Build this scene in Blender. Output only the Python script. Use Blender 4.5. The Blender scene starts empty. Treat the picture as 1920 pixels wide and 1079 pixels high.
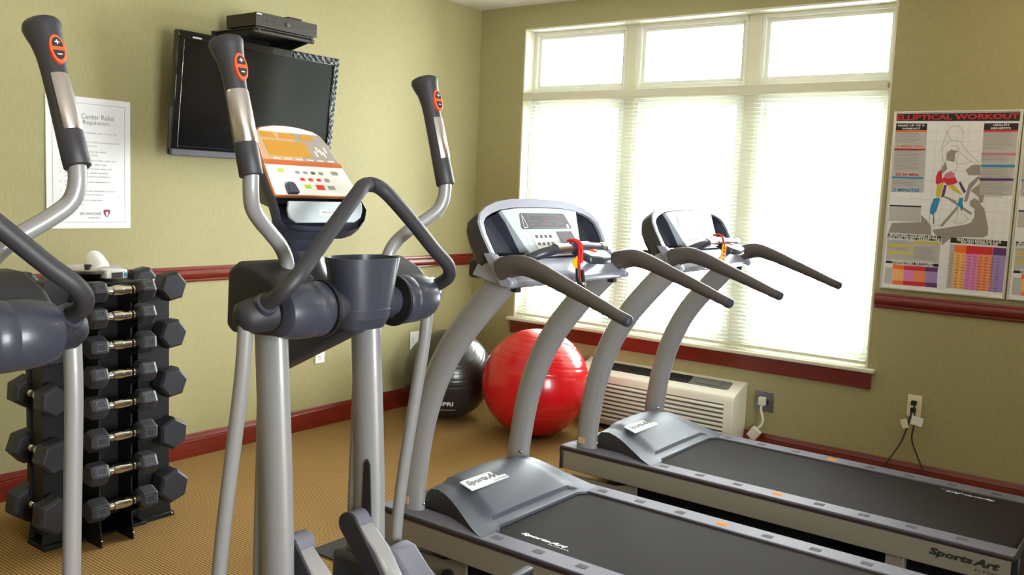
import bpy, bmesh, math, random
from mathutils import Vector, Matrix
random.seed(7)
PI = math.pi
scene = bpy.context.scene
COL = scene.collection

# ------------------------------------------------------------------ camera
F_PX, YAW, PITCH, ROLL = 1694.62, 0.63802, 0.10696, 0.04255
CAM = Vector((4.14198, -5.09239, 1.48434))
fw = Vector((-math.sin(YAW)*math.cos(PITCH), math.cos(YAW)*math.cos(PITCH), -math.sin(PITCH)))
rt = Vector((math.cos(YAW), math.sin(YAW), 0.0)); up = rt.cross(fw)
r2 = math.cos(ROLL)*rt + math.sin(ROLL)*up
u2 = -math.sin(ROLL)*rt + math.cos(ROLL)*up
cd = bpy.data.cameras.new('camera'); cd.sensor_width = 36.0; cd.sensor_fit = 'HORIZONTAL'
cd.lens = F_PX*36.0/1920.0; cd.clip_start = 0.02
cam = bpy.data.objects.new('camera', cd); COL.objects.link(cam)
cam.matrix_world = Matrix(((r2.x, u2.x, -fw.x, CAM.x), (r2.y, u2.y, -fw.y, CAM.y), (r2.z, u2.z, -fw.z, CAM.z), (0, 0, 0, 1)))
scene.camera = cam

# ------------------------------------------------------------------ light, exposure
scene.view_settings.view_transform = 'Standard'
scene.view_settings.look = 'None'
scene.view_settings.exposure = 0.22
scene.view_settings.gamma = 1.0
scene.view_settings.use_curve_mapping = False
w = bpy.data.worlds.new('sky'); scene.world = w; w.use_nodes = True
bg = w.node_tree.nodes['Background']; bg.inputs[0].default_value = (0.95, 0.97, 1.0, 1); bg.inputs[1].default_value = 32.0

RX, RY, RZ = 6.4, -6.9, 2.74        # room extents (x 0..RX, y RY..0, z 0..RZ)
WX0, WX1, WZ0, WZ1 = 0.386, 2.812, 0.60, 2.585
pl = bpy.data.lights.new('window_portal', 'AREA'); pl.shape = 'RECTANGLE'; pl.size = WX1-WX0; pl.size_y = WZ1-WZ0
pl.cycles.is_portal = True
po = bpy.data.objects.new('window_portal', pl); COL.objects.link(po)
po.location = ((WX0+WX1)/2, 0.21, (WZ0+WZ1)/2); po.rotation_euler = (-PI/2, 0, 0)
EY0, EY1, EZ0, EZ1 = -5.0, -3.1, 0.45, 2.2       # second window, in the right wall
pl = bpy.data.lights.new('side_window_portal', 'AREA'); pl.shape = 'RECTANGLE'; pl.size = EZ1-EZ0; pl.size_y = EY1-EY0
pl.cycles.is_portal = True
po = bpy.data.objects.new('side_window_portal', pl); COL.objects.link(po)
po.location = (RX+0.21, (EY0+EY1)/2, (EZ0+EZ1)/2); po.rotation_euler = (0, PI/2, 0)
LAMPS = [(3.9, -0.9, 12), (4.2, -4.7, 4), (1.4, -4.7, 4)]
for i, (lx, ly, le) in enumerate(LAMPS):
    ld = bpy.data.lights.new('ceiling_lamp_light', 'POINT'); ld.shadow_soft_size = 0.09
    ld.energy = le; ld.color = (1.0, 0.84, 0.62)
    lo = bpy.data.objects.new('ceiling_lamp_light', ld); COL.objects.link(lo); lo.location = (lx, ly, RZ-0.24)

# ------------------------------------------------------------------ materials
MATS = {}
def lin(c):
    return tuple(((v/255.0)/12.92 if v/255.0 <= 0.04045 else ((v/255.0+0.055)/1.055)**2.4) for v in c)
def mat(name, rgb, rough=0.5, metal=0.0, var=0.06, vscale=6.0, bump=0.0, bscale=200.0, coat=0.0, emit=None, estr=1.0, trans=0.0, spec=0.5):
    if name in MATS: return MATS[name]
    m = bpy.data.materials.new(name); m.use_nodes = True
    nt = m.node_tree; b = nt.nodes['Principled BSDF']
    c = lin(rgb)
    tc = nt.nodes.new('ShaderNodeTexCoord')
    nz = nt.nodes.new('ShaderNodeTexNoise'); nz.inputs['Scale'].default_value = vscale; nz.inputs['Detail'].default_value = 3
    nt.links.new(tc.outputs['Object'], nz.inputs['Vector'])
    rp = nt.nodes.new('ShaderNodeMapRange'); rp.inputs['To Min'].default_value = 1-var; rp.inputs['To Max'].default_value = 1+var
    nt.links.new(nz.outputs['Fac'], rp.inputs['Value'])
    mx = nt.nodes.new('ShaderNodeVectorMath'); mx.operation = 'SCALE'; mx.inputs[0].default_value = c
    nt.links.new(rp.outputs['Result'], mx.inputs['Scale'])
    nt.links.new(mx.outputs['Vector'], b.inputs['Base Color'])
    b.inputs['Roughness'].default_value = rough; b.inputs['Metallic'].default_value = metal
    b.inputs['Coat Weight'].default_value = coat
    b.inputs['Specular IOR Level'].default_value = spec
    if trans: b.inputs['Transmission Weight'].default_value = trans
    if emit:
        b.inputs['Emission Color'].default_value = (*lin(emit), 1); b.inputs['Emission Strength'].default_value = estr
    if bump:
        n2 = nt.nodes.new('ShaderNodeTexNoise'); n2.inputs['Scale'].default_value = bscale; n2.inputs['Detail'].default_value = 2
        nt.links.new(tc.outputs['Object'], n2.inputs['Vector'])
        bp = nt.nodes.new('ShaderNodeBump'); bp.inputs['Strength'].default_value = bump; bp.inputs['Distance'].default_value = 0.002
        nt.links.new(n2.outputs['Fac'], bp.inputs['Height']); nt.links.new(bp.outputs['Normal'], b.inputs['Normal'])
    MATS[name] = m
    return m

def mat_wall():
    m = bpy.data.materials.new('olive_wallcovering'); m.use_nodes = True
    nt = m.node_tree; b = nt.nodes['Principled BSDF']; b.inputs['Roughness'].default_value = 0.62
    b.inputs['Specular IOR Level'].default_value = 0.35
    tc = nt.nodes.new('ShaderNodeTexCoord')
    mp = nt.nodes.new('ShaderNodeMapping'); mp.inputs['Scale'].default_value = (60, 60, 6)
    nt.links.new(tc.outputs['Object'], mp.inputs['Vector'])
    nz = nt.nodes.new('ShaderNodeTexNoise'); nz.inputs['Scale'].default_value = 3.0; nz.inputs['Detail'].default_value = 4
    nt.links.new(mp.outputs['Vector'], nz.inputs['Vector'])
    cr = nt.nodes.new('ShaderNodeValToRGB')
    cr.color_ramp.elements[0].position = 0.3; cr.color_ramp.elements[0].color = (*lin((157, 148, 104)), 1)
    cr.color_ramp.elements[1].position = 0.7; cr.color_ramp.elements[1].color = (*lin((166, 158, 115)), 1)
    nt.links.new(nz.outputs['Fac'], cr.inputs['Fac']); nt.links.new(cr.outputs['Color'], b.inputs['Base Color'])
    bp = nt.nodes.new('ShaderNodeBump'); bp.inputs['Strength'].default_value = 0.12; bp.inputs['Distance'].default_value = 0.001
    nt.links.new(nz.outputs['Fac'], bp.inputs['Height']); nt.links.new(bp.outputs['Normal'], b.inputs['Normal'])
    return m
def mat_carpet():
    m = bpy.data.materials.new('tan_loop_carpet'); m.use_nodes = True
    nt = m.node_tree; b = nt.nodes['Principled BSDF']; b.inputs['Roughness'].default_value = 0.95; b.inputs['Specular IOR Level'].default_value = 0.1
    tc = nt.nodes.new('ShaderNodeTexCoord')
    rot = nt.nodes.new('ShaderNodeMapping'); rot.inputs['Rotation'].default_value = (0, 0, PI/4); nt.links.new(tc.outputs['Object'], rot.inputs['Vector'])
    sep = nt.nodes.new('ShaderNodeSeparateXYZ'); nt.links.new(rot.outputs['Vector'], sep.inputs[0])
    def sn(sock, k, ph):
        a = nt.nodes.new('ShaderNodeMath'); a.operation = 'MULTIPLY_ADD'; a.inputs[1].default_value = k; a.inputs[2].default_value = ph
        nt.links.new(sock, a.inputs[0]); s = nt.nodes.new('ShaderNodeMath'); s.operation = 'SINE'; nt.links.new(a.outputs[0], s.inputs[0]); return s
    k = 2*PI/0.019
    sx, sy = sn(sep.outputs['X'], k, 0), sn(sep.outputs['Y'], k, 0)
    mu = nt.nodes.new('ShaderNodeMath'); mu.operation = 'MULTIPLY'; nt.links.new(sx.outputs[0], mu.inputs[0]); nt.links.new(sy.outputs[0], mu.inputs[1])
    nz = nt.nodes.new('ShaderNodeTexNoise'); nz.inputs['Scale'].default_value = 220; nt.links.new(tc.outputs['Object'], nz.inputs['Vector'])
    ad = nt.nodes.new('ShaderNodeMath'); ad.operation = 'MULTIPLY_ADD'; ad.inputs[1].default_value = 0.7; nt.links.new(nz.outputs['Fac'], ad.inputs[0]); nt.links.new(mu.outputs[0], ad.inputs[2])
    mr = nt.nodes.new('ShaderNodeMapRange'); mr.inputs['From Min'].default_value = -0.4; mr.inputs['From Max'].default_value = 1.1; nt.links.new(ad.outputs[0], mr.inputs['Value'])
    cr = nt.nodes.new('ShaderNodeValToRGB')
    cr.color_ramp.elements[0].position = 0.2; cr.color_ramp.elements[0].color = (*lin((180, 144, 90)), 1)
    cr.color_ramp.elements[1].position = 0.75; cr.color_ramp.elements[1].color = (*lin((108, 80, 44)), 1)
    nt.links.new(mr.outputs['Result'], cr.inputs['Fac']); nt.links.new(cr.outputs['Color'], b.inputs['Base Color'])
    bp = nt.nodes.new('ShaderNodeBump'); bp.inputs['Strength'].default_value = 0.4; bp.inputs['Distance'].default_value = 0.003; bp.invert = True
    nt.links.new(mr.outputs['Result'], bp.inputs['Height']); nt.links.new(bp.outputs['Normal'], b.inputs['Normal'])
    return m
def mat_wood():
    m = bpy.data.materials.new('cherry_wood'); m.use_nodes = True
    nt = m.node_tree; b = nt.nodes['Principled BSDF']; b.inputs['Roughness'].default_value = 0.32; b.inputs['Coat Weight'].default_value = 0.25
    b.inputs['Coat Roughness'].default_value = 0.15
    tc = nt.nodes.new('ShaderNodeTexCoord'); mp = nt.nodes.new('ShaderNodeMapping'); mp.inputs['Scale'].default_value = (2, 2, 60)
    nt.links.new(tc.outputs['Object'], mp.inputs['Vector'])
    nz = nt.nodes.new('ShaderNodeTexNoise'); nz.inputs['Scale'].default_value = 2.5; nz.inputs['Detail'].default_value = 5; nt.links.new(mp.outputs['Vector'], nz.inputs['Vector'])
    cr = nt.nodes.new('ShaderNodeValToRGB')
    cr.color_ramp.elements[0].position = 0.3; cr.color_ramp.elements[0].color = (*lin((92, 22, 12)), 1)
    cr.color_ramp.elements[1].position = 0.7; cr.color_ramp.elements[1].color = (*lin((126, 36, 18)), 1)
    nt.links.new(nz.outputs['Fac'], cr.inputs['Fac']); nt.links.new(cr.outputs['Color'], b.inputs['Base Color'])
    return m
def mat_glass():
    m = bpy.data.materials.new('window_glass'); m.use_nodes = True
    nt = m.node_tree; nt.nodes.remove(nt.nodes['Principled BSDF']); out = nt.nodes['Material Output']
    t = nt.nodes.new('ShaderNodeBsdfTransparent'); t.inputs[0].default_value = (0.95, 0.97, 0.95, 1)
    g = nt.nodes.new('ShaderNodeBsdfGlossy'); g.inputs['Roughness'].default_value = 0.01
    f = nt.nodes.new('ShaderNodeFresnel'); f.inputs[0].default_value = 1.45
    mx = nt.nodes.new('ShaderNodeMixShader'); nt.links.new(f.outputs[0], mx.inputs[0]); nt.links.new(t.outputs[0], mx.inputs[1]); nt.links.new(g.outputs[0], mx.inputs[2])
    nt.links.new(mx.outputs[0], out.inputs[0]); return m
def mat_slat():
    m = bpy.data.materials.new('blind_slat'); m.use_nodes = True
    nt = m.node_tree; nt.nodes.remove(nt.nodes['Principled BSDF']); out = nt.nodes['Material Output']
    d = nt.nodes.new('ShaderNodeBsdfDiffuse'); d.inputs[0].default_value = (0.74, 0.76, 0.71, 1)
    t = nt.nodes.new('ShaderNodeBsdfTranslucent'); t.inputs[0].default_value = (0.80, 0.83, 0.78, 1)
    nz = nt.nodes.new('ShaderNodeTexNoise'); nz.inputs['Scale'].default_value = 3
    mr = nt.nodes.new('ShaderNodeMapRange'); mr.inputs['To Min'].default_value = 0.26; mr.inputs['To Max'].default_value = 0.32
    nt.links.new(nz.outputs['Fac'], mr.inputs['Value'])
    mx = nt.nodes.new('ShaderNodeMixShader'); nt.links.new(mr.outputs[0], mx.inputs[0]); nt.links.new(d.outputs[0], mx.inputs[1]); nt.links.new(t.outputs[0], mx.inputs[2])
    nt.links.new(mx.outputs[0], out.inputs[0]); return m
M = {}
M['wall'] = mat_wall(); M['carpet'] = mat_carpet(); M['wood'] = mat_wood(); M['glass'] = mat_glass(); M['slat'] = mat_slat()
M['ceil'] = mat('ceiling_paint', (232, 230, 222), 0.9, bump=0.1)
M['cream'] = mat('cream_trim_paint', (215, 211, 188), 0.45, var=0.02)
M['vinyl'] = mat('white_window_vinyl', (232, 233, 222), 0.4, var=0.02)
M['silver'] = mat('silver_powder_coat', (141, 139, 140), 0.38, 0.12, var=0.03, coat=0.25)
M['panel_silver'] = mat('beige_silver_panel', (136, 128, 112), 0.42, 0.2, var=0.03)
M['rail_grey'] = mat('grey_foot_rail', (112, 110, 122), 0.62, 0.0, var=0.03, bump=0.05, bscale=500, spec=0.3)
M['hood'] = mat('satin_slate_plastic', (64, 66, 79), 0.5, 0.0, var=0.03, spec=0.35)
M['hood_dark'] = mat('dark_hood_side', (52, 48, 46), 0.5)
M['black'] = mat('black_plastic', (26, 25, 27), 0.45, bump=0.05)
M['rubber'] = mat('black_rubber', (40, 38, 44), 0.55, var=0.08, bump=0.08)
M['grip'] = mat('charcoal_foam_grip', (48, 46, 51), 0.5, var=0.06, bump=0.1, bscale=400)
M['charcoal'] = mat('charcoal_plastic', (56, 58, 70), 0.34, var=0.04, coat=0.1)
M['rail_grip'] = mat('brown_grey_grip', (72, 64, 60), 0.42, var=0.05, bump=0.05, bscale=300)
M['belt'] = mat('treadmill_belt', (44, 39, 37), 0.85, var=0.05, bump=0.12, bscale=700, spec=0.15)
M['edge'] = mat('dark_deck_edge', (44, 32, 34), 0.45)
M['chrome'] = mat('chrome', (225, 220, 210), 0.12, 1.0, var=0.02)
M['brushed'] = mat('brushed_steel', (205, 198, 198), 0.28, 1.0, var=0.04)
M['shell'] = mat('light_blue_silver_plastic', (158, 160, 178), 0.33, 0.25, var=0.02, coat=0.15)
M['pale'] = mat('pale_console_face', (190, 200, 208), 0.5, 0.0, var=0.02)
M['lcd_dark'] = mat('dark_display', (70, 66, 74), 0.4, var=0.05, spec=0.3)
M['white'] = mat('white_plastic', (236, 236, 232), 0.4, var=0.01)
M['print_white'] = mat('white_print', (228, 230, 230), 0.5, var=0.01)
M['print_black'] = mat('black_print', (26, 24, 26), 0.5, var=0.01)
M['print_dim'] = mat('dark_logo_print', (38, 40, 34), 0.5, var=0.01)
M['print_grey'] = mat('grey_print', (150, 148, 146), 0.6, var=0.01)
M['orange'] = mat('orange_marker', (255, 140, 10), 0.8, var=0.02, spec=0.1)
M['tick'] = mat('grey_tick_pad', (100, 98, 106), 0.8, spec=0.1)
M['amber'] = mat('amber_display', (196, 138, 26), 0.25, var=0.06, coat=0.5)
M['copper'] = mat('copper_bezel', (186, 112, 66), 0.3, 0.35, var=0.04)
M['tanface'] = mat('tan_console_print', (196, 158, 120), 0.35, var=0.03)
M['greyface'] = mat('grey_console_print', (160, 148, 140), 0.35, var=0.03)
M['oband'] = mat('orange_band', (190, 96, 44), 0.35, var=0.03)
M['cwhite'] = mat('console_white', (240, 236, 230), 0.35, var=0.01)
M['lime'] = mat('lime_key', (180, 210, 50), 0.4, var=0.01)
M['redkey'] = mat('red_key', (214, 50, 44), 0.4, var=0.01)
M['red'] = mat('red_webbing', (205, 22, 28), 0.5, var=0.05)
M['yellow'] = mat('yellow_tag', (245, 186, 22), 0.5, var=0.03)
M['orange_ring'] = mat('orange_ring', (232, 92, 52), 0.4, var=0.02)
M['ballred'] = mat('red_vinyl', (208, 20, 30), 0.24, var=0.04, coat=0.3)
M['ballblack'] = mat('charcoal_vinyl', (44, 41, 40), 0.3, var=0.06, coat=0.2)
M['groove_r'] = mat('red_groove', (170, 20, 26), 0.4)
M['steel_black'] = mat('black_steel', (12, 12, 13), 0.5, 0.0)
M['hexrub'] = mat('hex_rubber', (44, 44, 51), 0.48, var=0.06, bump=0.05)
M['embossed'] = mat('worn_emboss', (92, 94, 100), 0.5)
M['tvblack'] = mat('tv_gloss_black', (9, 9, 10), 0.12, var=0.0, coat=0.6)
M['tvscreen'] = mat('tv_screen', (5, 5, 5), 0.13, var=0.0)
M['tvgrey'] = mat('tv_speaker_grey', (72, 72, 80), 0.4, 0.2)
M['dvd'] = mat('dvd_grey_black', (48, 42, 34), 0.4, 0.1)
M['film'] = mat('wrinkled_film', (60, 62, 64), 0.14, 0.5, var=0.3, vscale=60, bump=1.0, bscale=90)
M['paper'] = mat('poster_paper', (232, 232, 236), 0.5, var=0.01)
M['ink'] = mat('rules_ink', (140, 128, 132), 0.6)
M['crest'] = mat('crimson_crest', (150, 30, 60), 0.5)
M['frame'] = mat('brushed_poster_frame', (215, 213, 205), 0.3, 0.6)
M['ac'] = mat('ivory_ac_plastic', (238, 233, 218), 0.4, var=0.02)
M['acdark'] = mat('ac_dark_grille', (36, 36, 38), 0.4)
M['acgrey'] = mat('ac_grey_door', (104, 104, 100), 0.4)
M['ivory'] = mat('ivory_plate', (234, 222, 188), 0.4, var=0.01)
M['plate_steel'] = mat('steel_plate', (150, 150, 155), 0.3, 0.9)
M['cord'] = mat('black_cord', (14, 13, 14), 0.5)
M['whitecord'] = mat('white_cord', (228, 222, 208), 0.4)
M['mat'] = mat('charcoal_floor_mat', (44, 39, 39), 0.85, bump=0.3, bscale=150)
M['lamp'] = mat('lamp_diffuser', (255, 236, 200), 0.5, emit=(255, 226, 170), estr=2.0)
for k_, c_ in dict(Pk=(30, 24, 28), Po=(238, 112, 30), Pr=(206, 36, 44), Pp=(196, 120, 150), Pb=(36, 140, 190), Pv=(92, 46, 110), Py=(212, 188, 50), Pg=(186, 184, 184), Pd=(150, 142, 138), PO=(240, 180, 110), PP=(220, 130, 190), PR=(236, 142, 96), PV=(160, 136, 196)).items():
    M[k_] = mat('print_'+{'Pk': 'near_black', 'Po': 'orange', 'Pr': 'scarlet', 'Pp': 'rose', 'Pb': 'cyan', 'Pv': 'violet', 'Py': 'ochre', 'Pg': 'silver', 'Pd': 'stone', 'PO': 'peach', 'PP': 'pink', 'PR': 'coral', 'PV': 'lilac'}[k_], c_, 0.55, var=0.01)

# ------------------------------------------------------------------ mesh helpers
class MB:
    def __init__(s): s.v = []; s.f = []; s.m = []; s.mats = []
    def mi(s, m):
        if m is None: return 0
        if m not in s.mats: s.mats.append(m)
        return s.mats.index(m)
    def add(s, vs, fs, m=None):
        o = len(s.v); s.v += [tuple(a) for a in vs]; k = s.mi(m)
        for f in fs: s.f.append(tuple(i+o for i in f)); s.m.append(k)
        return s
    def box(s, a, b, m=None, R=None, c=None):
        vs = [(x, y, z) for x in (a[0], b[0]) for y in (a[1], b[1]) for z in (a[2], b[2])]
        if R is not None:
            c = Vector(c) if c is not None else (Vector(a)+Vector(b))/2
            vs = [c+R@(Vector(q)-c) for q in vs]
        return s.add(vs, [(0, 1, 3, 2), (4, 6, 7, 5), (0, 4, 5, 1), (2, 3, 7, 6), (0, 2, 6, 4), (1, 5, 7, 3)], m)
    def prism(s, poly, ax, a, b, m=None):
        n = len(poly)
        def P(q, t): return {0: (t, q[0], q[1]), 1: (q[0], t, q[1]), 2: (q[0], q[1], t)}[ax]
        vs = [P(q, a) for q in poly]+[P(q, b) for q in poly]
        return s.add(vs, [tuple(range(n)), tuple(range(2*n-1, n-1, -1))]+[(i, i+n, (i+1) % n+n, (i+1) % n) for i in range(n)], m)
    def tube(s, pts, r, n=16, m=None, cap=True, ref=None, a0=0.0, a1=2*PI):
        pts = [Vector(q) for q in pts]; N = len(pts)
        if not isinstance(r, list): r = [r]*N
        vs = []; full = abs(a1-a0-2*PI) < 1e-6; cnt = n if full else n+1
        prev = None
        for i, q in enumerate(pts):
            t = (pts[min(i+1, N-1)]-pts[max(i-1, 0)]).normalized()
            if ref is not None: x = Vector(ref); x = (x-t*x.dot(t)).normalized()
            elif prev is None:
                x = Vector((0, 0, 1)) if abs(t.z) < 0.9 else Vector((1, 0, 0)); x = (x-t*x.dot(t)).normalized()
            else: x = (prev-t*prev.dot(t)).normalized()
            prev = x; y = t.cross(x)
            ra, rb = r[i] if isinstance(r[i], tuple) else (r[i], r[i])
            for k in range(cnt):
                a = a0+(a1-a0)*k/n; vs.append(q+x*ra*math.cos(a)+y*rb*math.sin(a))
        fs = []
        for i in range(N-1):
            for k in range(n):
                k2 = (k+1) % cnt; fs.append((i*cnt+k, i*cnt+k2, (i+1)*cnt+k2, (i+1)*cnt+k))
        if cap and full: fs += [tuple(reversed(range(cnt))), tuple(range((N-1)*cnt, N*cnt))]
        return s.add(vs, fs, m)
    def cyl(s, p0, p1, r0, r1=None, n=24, m=None):
        return s.tube([p0, p1], [r0, r0 if r1 is None else r1], n, m)
    def lathe(s, prof, c=(0, 0, 0), axis=(0, 0, 1), n=32, m=None):
        A = Vector(axis).normalized(); X = Vector((1, 0, 0)) if abs(A.x) < 0.9 else Vector((0, 1, 0)); X = (X-A*X.dot(A)).normalized(); Y = A.cross(X); c = Vector(c)
        vs = []
        for (r, h) in prof:
            for k in range(n): a = 2*PI*k/n; vs.append(c+A*h+X*r*math.cos(a)+Y*r*math.sin(a))
        fs = []
        for i in range(len(prof)-1):
            for k in range(n): k2 = (k+1) % n; fs.append((i*n+k, i*n+k2, (i+1)*n+k2, (i+1)*n+k))
        if prof[0][0] > 1e-5: fs.append(tuple(reversed(range(n))))
        if prof[-1][0] > 1e-5: fs.append(tuple(range((len(prof)-1)*n, len(prof)*n)))
        return s.add(vs, fs, m)
    def sphere(s, c, r, n=16, m=None, axis=(0, 0, 1)):
        if not isinstance(r, tuple): r = (r, r)
        return s.lathe([(max(r[0]*math.sin(PI*i/10), 1e-4), -r[1]*math.cos(PI*i/10)) for i in range(11)], c, axis, n, m)
    def grid(s, rows, m=None, flip=False):
        n = len(rows[0]); vs = [q for r_ in rows for q in r_]
        fs = [(i*n+k, i*n+k+1, (i+1)*n+k+1, (i+1)*n+k) for i in range(len(rows)-1) for k in range(n-1)]
        if flip: fs = [tuple(reversed(f)) for f in fs]
        return s.add(vs, fs, m)
    def text(s, txt, org, xd, yd, height=None, width=None, m=None, ext=0.0, shear=0.0, bold=0.0, align='LEFT', space=1.0):
        cu = bpy.data.curves.new('t', 'FONT'); cu.body = txt; cu.size = 1.0; cu.shear = shear; cu.offset = bold; cu.space_character = space
        cu.resolution_u = 2
        ob = bpy.data.objects.new('t', cu); me = bpy.data.meshes.new_from_object(ob)
        vs = [v.co.copy() for v in me.vertices]; fs = [tuple(p.vertices) for p in me.polygons]
        bpy.data.meshes.remove(me); bpy.data.objects.remove(ob); bpy.data.curves.remove(cu)
        if not vs: return s
        x0 = min(v.x for v in vs); x1 = max(v.x for v in vs); y0 = min(v.y for v in vs); y1 = max(v.y for v in vs)
        if height is None: height = (y1-y0)*width/(x1-x0)
        sy = height/(y1-y0); sx = sy if width is None else width/(x1-x0)
        off = {'LEFT': 0, 'CENTER': (x1-x0)/2, 'RIGHT': (x1-x0)}[align]
        O = Vector(org); X = Vector(xd).normalized(); Y = Vector(yd).normalized(); N = X.cross(Y)
        s.add([O+X*((v.x-x0-off)*sx)+Y*((v.y-y0)*sy)+N*ext for v in vs], fs, m)
        return s
    def plate(s, org, xd, yd, poly, off, th, m=None):
        O = Vector(org); X = Vector(xd).normalized(); Y = Vector(yd).normalized(); N = X.cross(Y)
        top = [O+X*a+Y*b+N*off for a, b in poly]; bot = [O+X*a+Y*b+N*(off-th) for a, b in poly]; n = len(poly)
        return s.add(top+bot, [tuple(range(n)), tuple(range(2*n-1, n-1, -1))]+[(i, i+n, (i+1) % n+n, (i+1) % n) for i in range(n)], m)
    def build(s, name, material=None, parent=None, smooth=38, bevel=0.0, segs=2, sub=0, recalc=True):
        me = bpy.data.meshes.new(name); me.from_pydata(s.v, [], s.f)
        mats = [material] if not s.mats else [x if x is not None else material for x in s.mats]
        for x in mats: me.materials.append(x)
        if s.mats:
            for p, k in zip(me.polygons, s.m): p.material_index = k
        if recalc:
            bm = bmesh.new(); bm.from_mesh(me); bmesh.ops.recalc_face_normals(bm, faces=bm.faces); bm.to_mesh(me); bm.free()
        ob = bpy.data.objects.new(name, me); COL.objects.link(ob)
        if parent is not None: ob.parent = parent
        if smooth:
            for p in me.polygons: p.use_smooth = True
            me.set_sharp_from_angle(angle=math.radians(smooth))
        if bevel:
            bv = ob.modifiers.new('bevel', 'BEVEL'); bv.width = bevel; bv.segments = segs; bv.limit_method = 'ANGLE'; bv.angle_limit = math.radians(35); bv.harden_normals = False
            if smooth: me.set_sharp_from_angle(angle=math.radians(60))
        if sub:
            sb = ob.modifiers.new('sub', 'SUBSURF'); sb.levels = sub; sb.render_levels = sub
        me.validate()
        return ob
def cat(pts, k=6):
    pts = [Vector(q) for q in pts]; out = []
    P = [pts[0]*2-pts[1]]+pts+[pts[-1]*2-pts[-2]]
    for i in range(1, len(P)-2):
        for j in range(k):
            t = j/k; a, b, c, d = P[i-1:i+3]
            out.append(0.5*((2*b)+(c-a)*t+(2*a-5*b+4*c-d)*t*t+(3*b-a-3*c+d)*t**3))
    out.append(pts[-1]); return out
def lerp(a, b, t): return a+(b-a)*t
def tag(o, label=None, category=None, group=None, kind=None):
    if label: o['label'] = label
    if category: o['category'] = category
    if group: o['group'] = group
    if kind: o['kind'] = kind
    return o
def empty(name, loc=(0, 0, 0), rz=0.0, **k):
    o = bpy.data.objects.new(name, None); COL.objects.link(o); o.location = loc; o.rotation_euler = (0, 0, rz); o.empty_display_size = 0.1
    tag(o, **k); return o
def struct(o): o['kind'] = 'structure'; return o
def copy_tree(o, parent=None):
    c = o.copy(); COL.objects.link(c)
    if parent is not None: c.parent = parent
    for ch in list(o.children): copy_tree(ch, c)
    return c

# ================================================================== ROOM
TH = 0.2
struct(MB().box((-TH, RY-TH, -0.1), (RX+TH, TH, 0)).build('floor', M['carpet'], smooth=0))
struct(MB().box((-TH, RY-TH, RZ), (RX+TH, TH, RZ+0.1)).build('ceiling', M['ceil'], smooth=0))
struct(MB().box((-TH, RY-TH, 0), (0, TH, RZ)).build('wall_left', M['wall'], smooth=0))
b = MB(); b.box((RX, RY-TH, 0), (RX+TH, EY0, RZ)); b.box((RX, EY1, 0), (RX+TH, TH, RZ)); b.box((RX, EY0, 0), (RX+TH, EY1, EZ0)); b.box((RX, EY0, EZ1), (RX+TH, EY1, RZ))
struct(b.build('wall_right', M['wall'], smooth=0))
b = MB(); ym = (EY0+EY1)/2
for y0_, y1_ in ((EY0, EY0+0.05), (ym-0.03, ym+0.03), (EY1-0.05, EY1)): b.box((RX+0.1, y0_, EZ0), (RX+0.16, y1_, EZ1))
for z0_, z1_ in ((EZ0, EZ0+0.05), ((EZ0+EZ1)/2-0.02, (EZ0+EZ1)/2+0.02), (EZ1-0.05, EZ1)): b.box((RX+0.1, EY0, z0_), (RX+0.16, EY1, z1_))
f = struct(b.build('window_4', M['vinyl']))
struct(MB().box((RX+0.128, EY0, EZ0), (RX+0.132, EY1, EZ1)).build('pane', M['glass'], f, smooth=0))
struct(MB().box((0, RY-TH, 0), (RX, RY, RZ)).build('wall_front', M['wall'], smooth=0))
b = MB()
b.box((0, 0, 0), (WX0, TH, RZ)); b.box((WX1, 0, 0), (RX, TH, RZ)); b.box((WX0, 0, 0), (WX1, TH, WZ0-0.022)); b.box((WX0, 0, WZ1), (WX1, TH, RZ))
struct(b.build('wall_back', M['wall'], smooth=0))
# jamb lining
b = MB()
b.box((WX0, -0.001, WZ0), (WX0+0.012, 0.13, WZ1)); b.box((WX1-0.012, -0.001, WZ0), (WX1, 0.13, WZ1)); b.box((WX0+0.012, -0.001, WZ1-0.012), (WX1-0.012, 0.13, WZ1))
struct(b.build('trim_1', M['cream'], bevel=0.002))
# baseboards: stepped profile
BB = [(0, 0), (0.016, 0), (0.016, 0.088), (0.0135, 0.094), (0.0155, 0.100), (0.011, 0.106), (0.009, 0.118), (0.005, 0.1255), (0, 0.1255)]
struct(MB().prism(BB, 1, RY, 0, None).build('baseboard_left', M['wood'], bevel=0.001))
b = MB(); n = len(BB)
b.prism([(-d, z) for d, z in BB], 0, 0.016, RX)
struct(b.build('baseboard_back', M['wood'], bevel=0.001))
struct(MB().prism([(RX-d, z) for d, z in BB], 1, RY, 0).build('baseboard_right', M['wood']))
struct(MB().prism([(RY+d, z) for d, z in BB], 0, 0, RX).build('baseboard_front', M['wood']))
# chair rails (bullnose profile)
CR = [(0, 0.939), (0.010, 0.939), (0.013, 0.947), (0.011, 0.953), (0.018, 0.960), (0.024, 0.972), (0.025, 0.986), (0.021, 0.998), (0.014, 1.004), (0.015, 1.010), (0.009, 1.019), (0, 1.019)]
struct(MB().prism(CR, 1, RY, 0).build('trim_2', M['wood'], smooth=50))
struct(MB().prism([(-d, z) for d, z in CR], 0, 0.02, WX0-0.025).build('trim_3', M['wood'], smooth=50))
struct(MB().prism([(-d, z) for d, z in CR], 0, 2.823, RX).build('trim_4', M['wood'], smooth=50))
# sill and apron
struct(MB().box((0.352, -0.045, 0.578), (2.855, 0.13, 0.600)).build('trim_5', M['cream'], bevel=0.006, segs=3))
struct(MB().box((0.378, -0.02, 0.488), (2.838, 0.0, 0.578)).build('trim_6', M['wood'], bevel=0.003))

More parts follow.
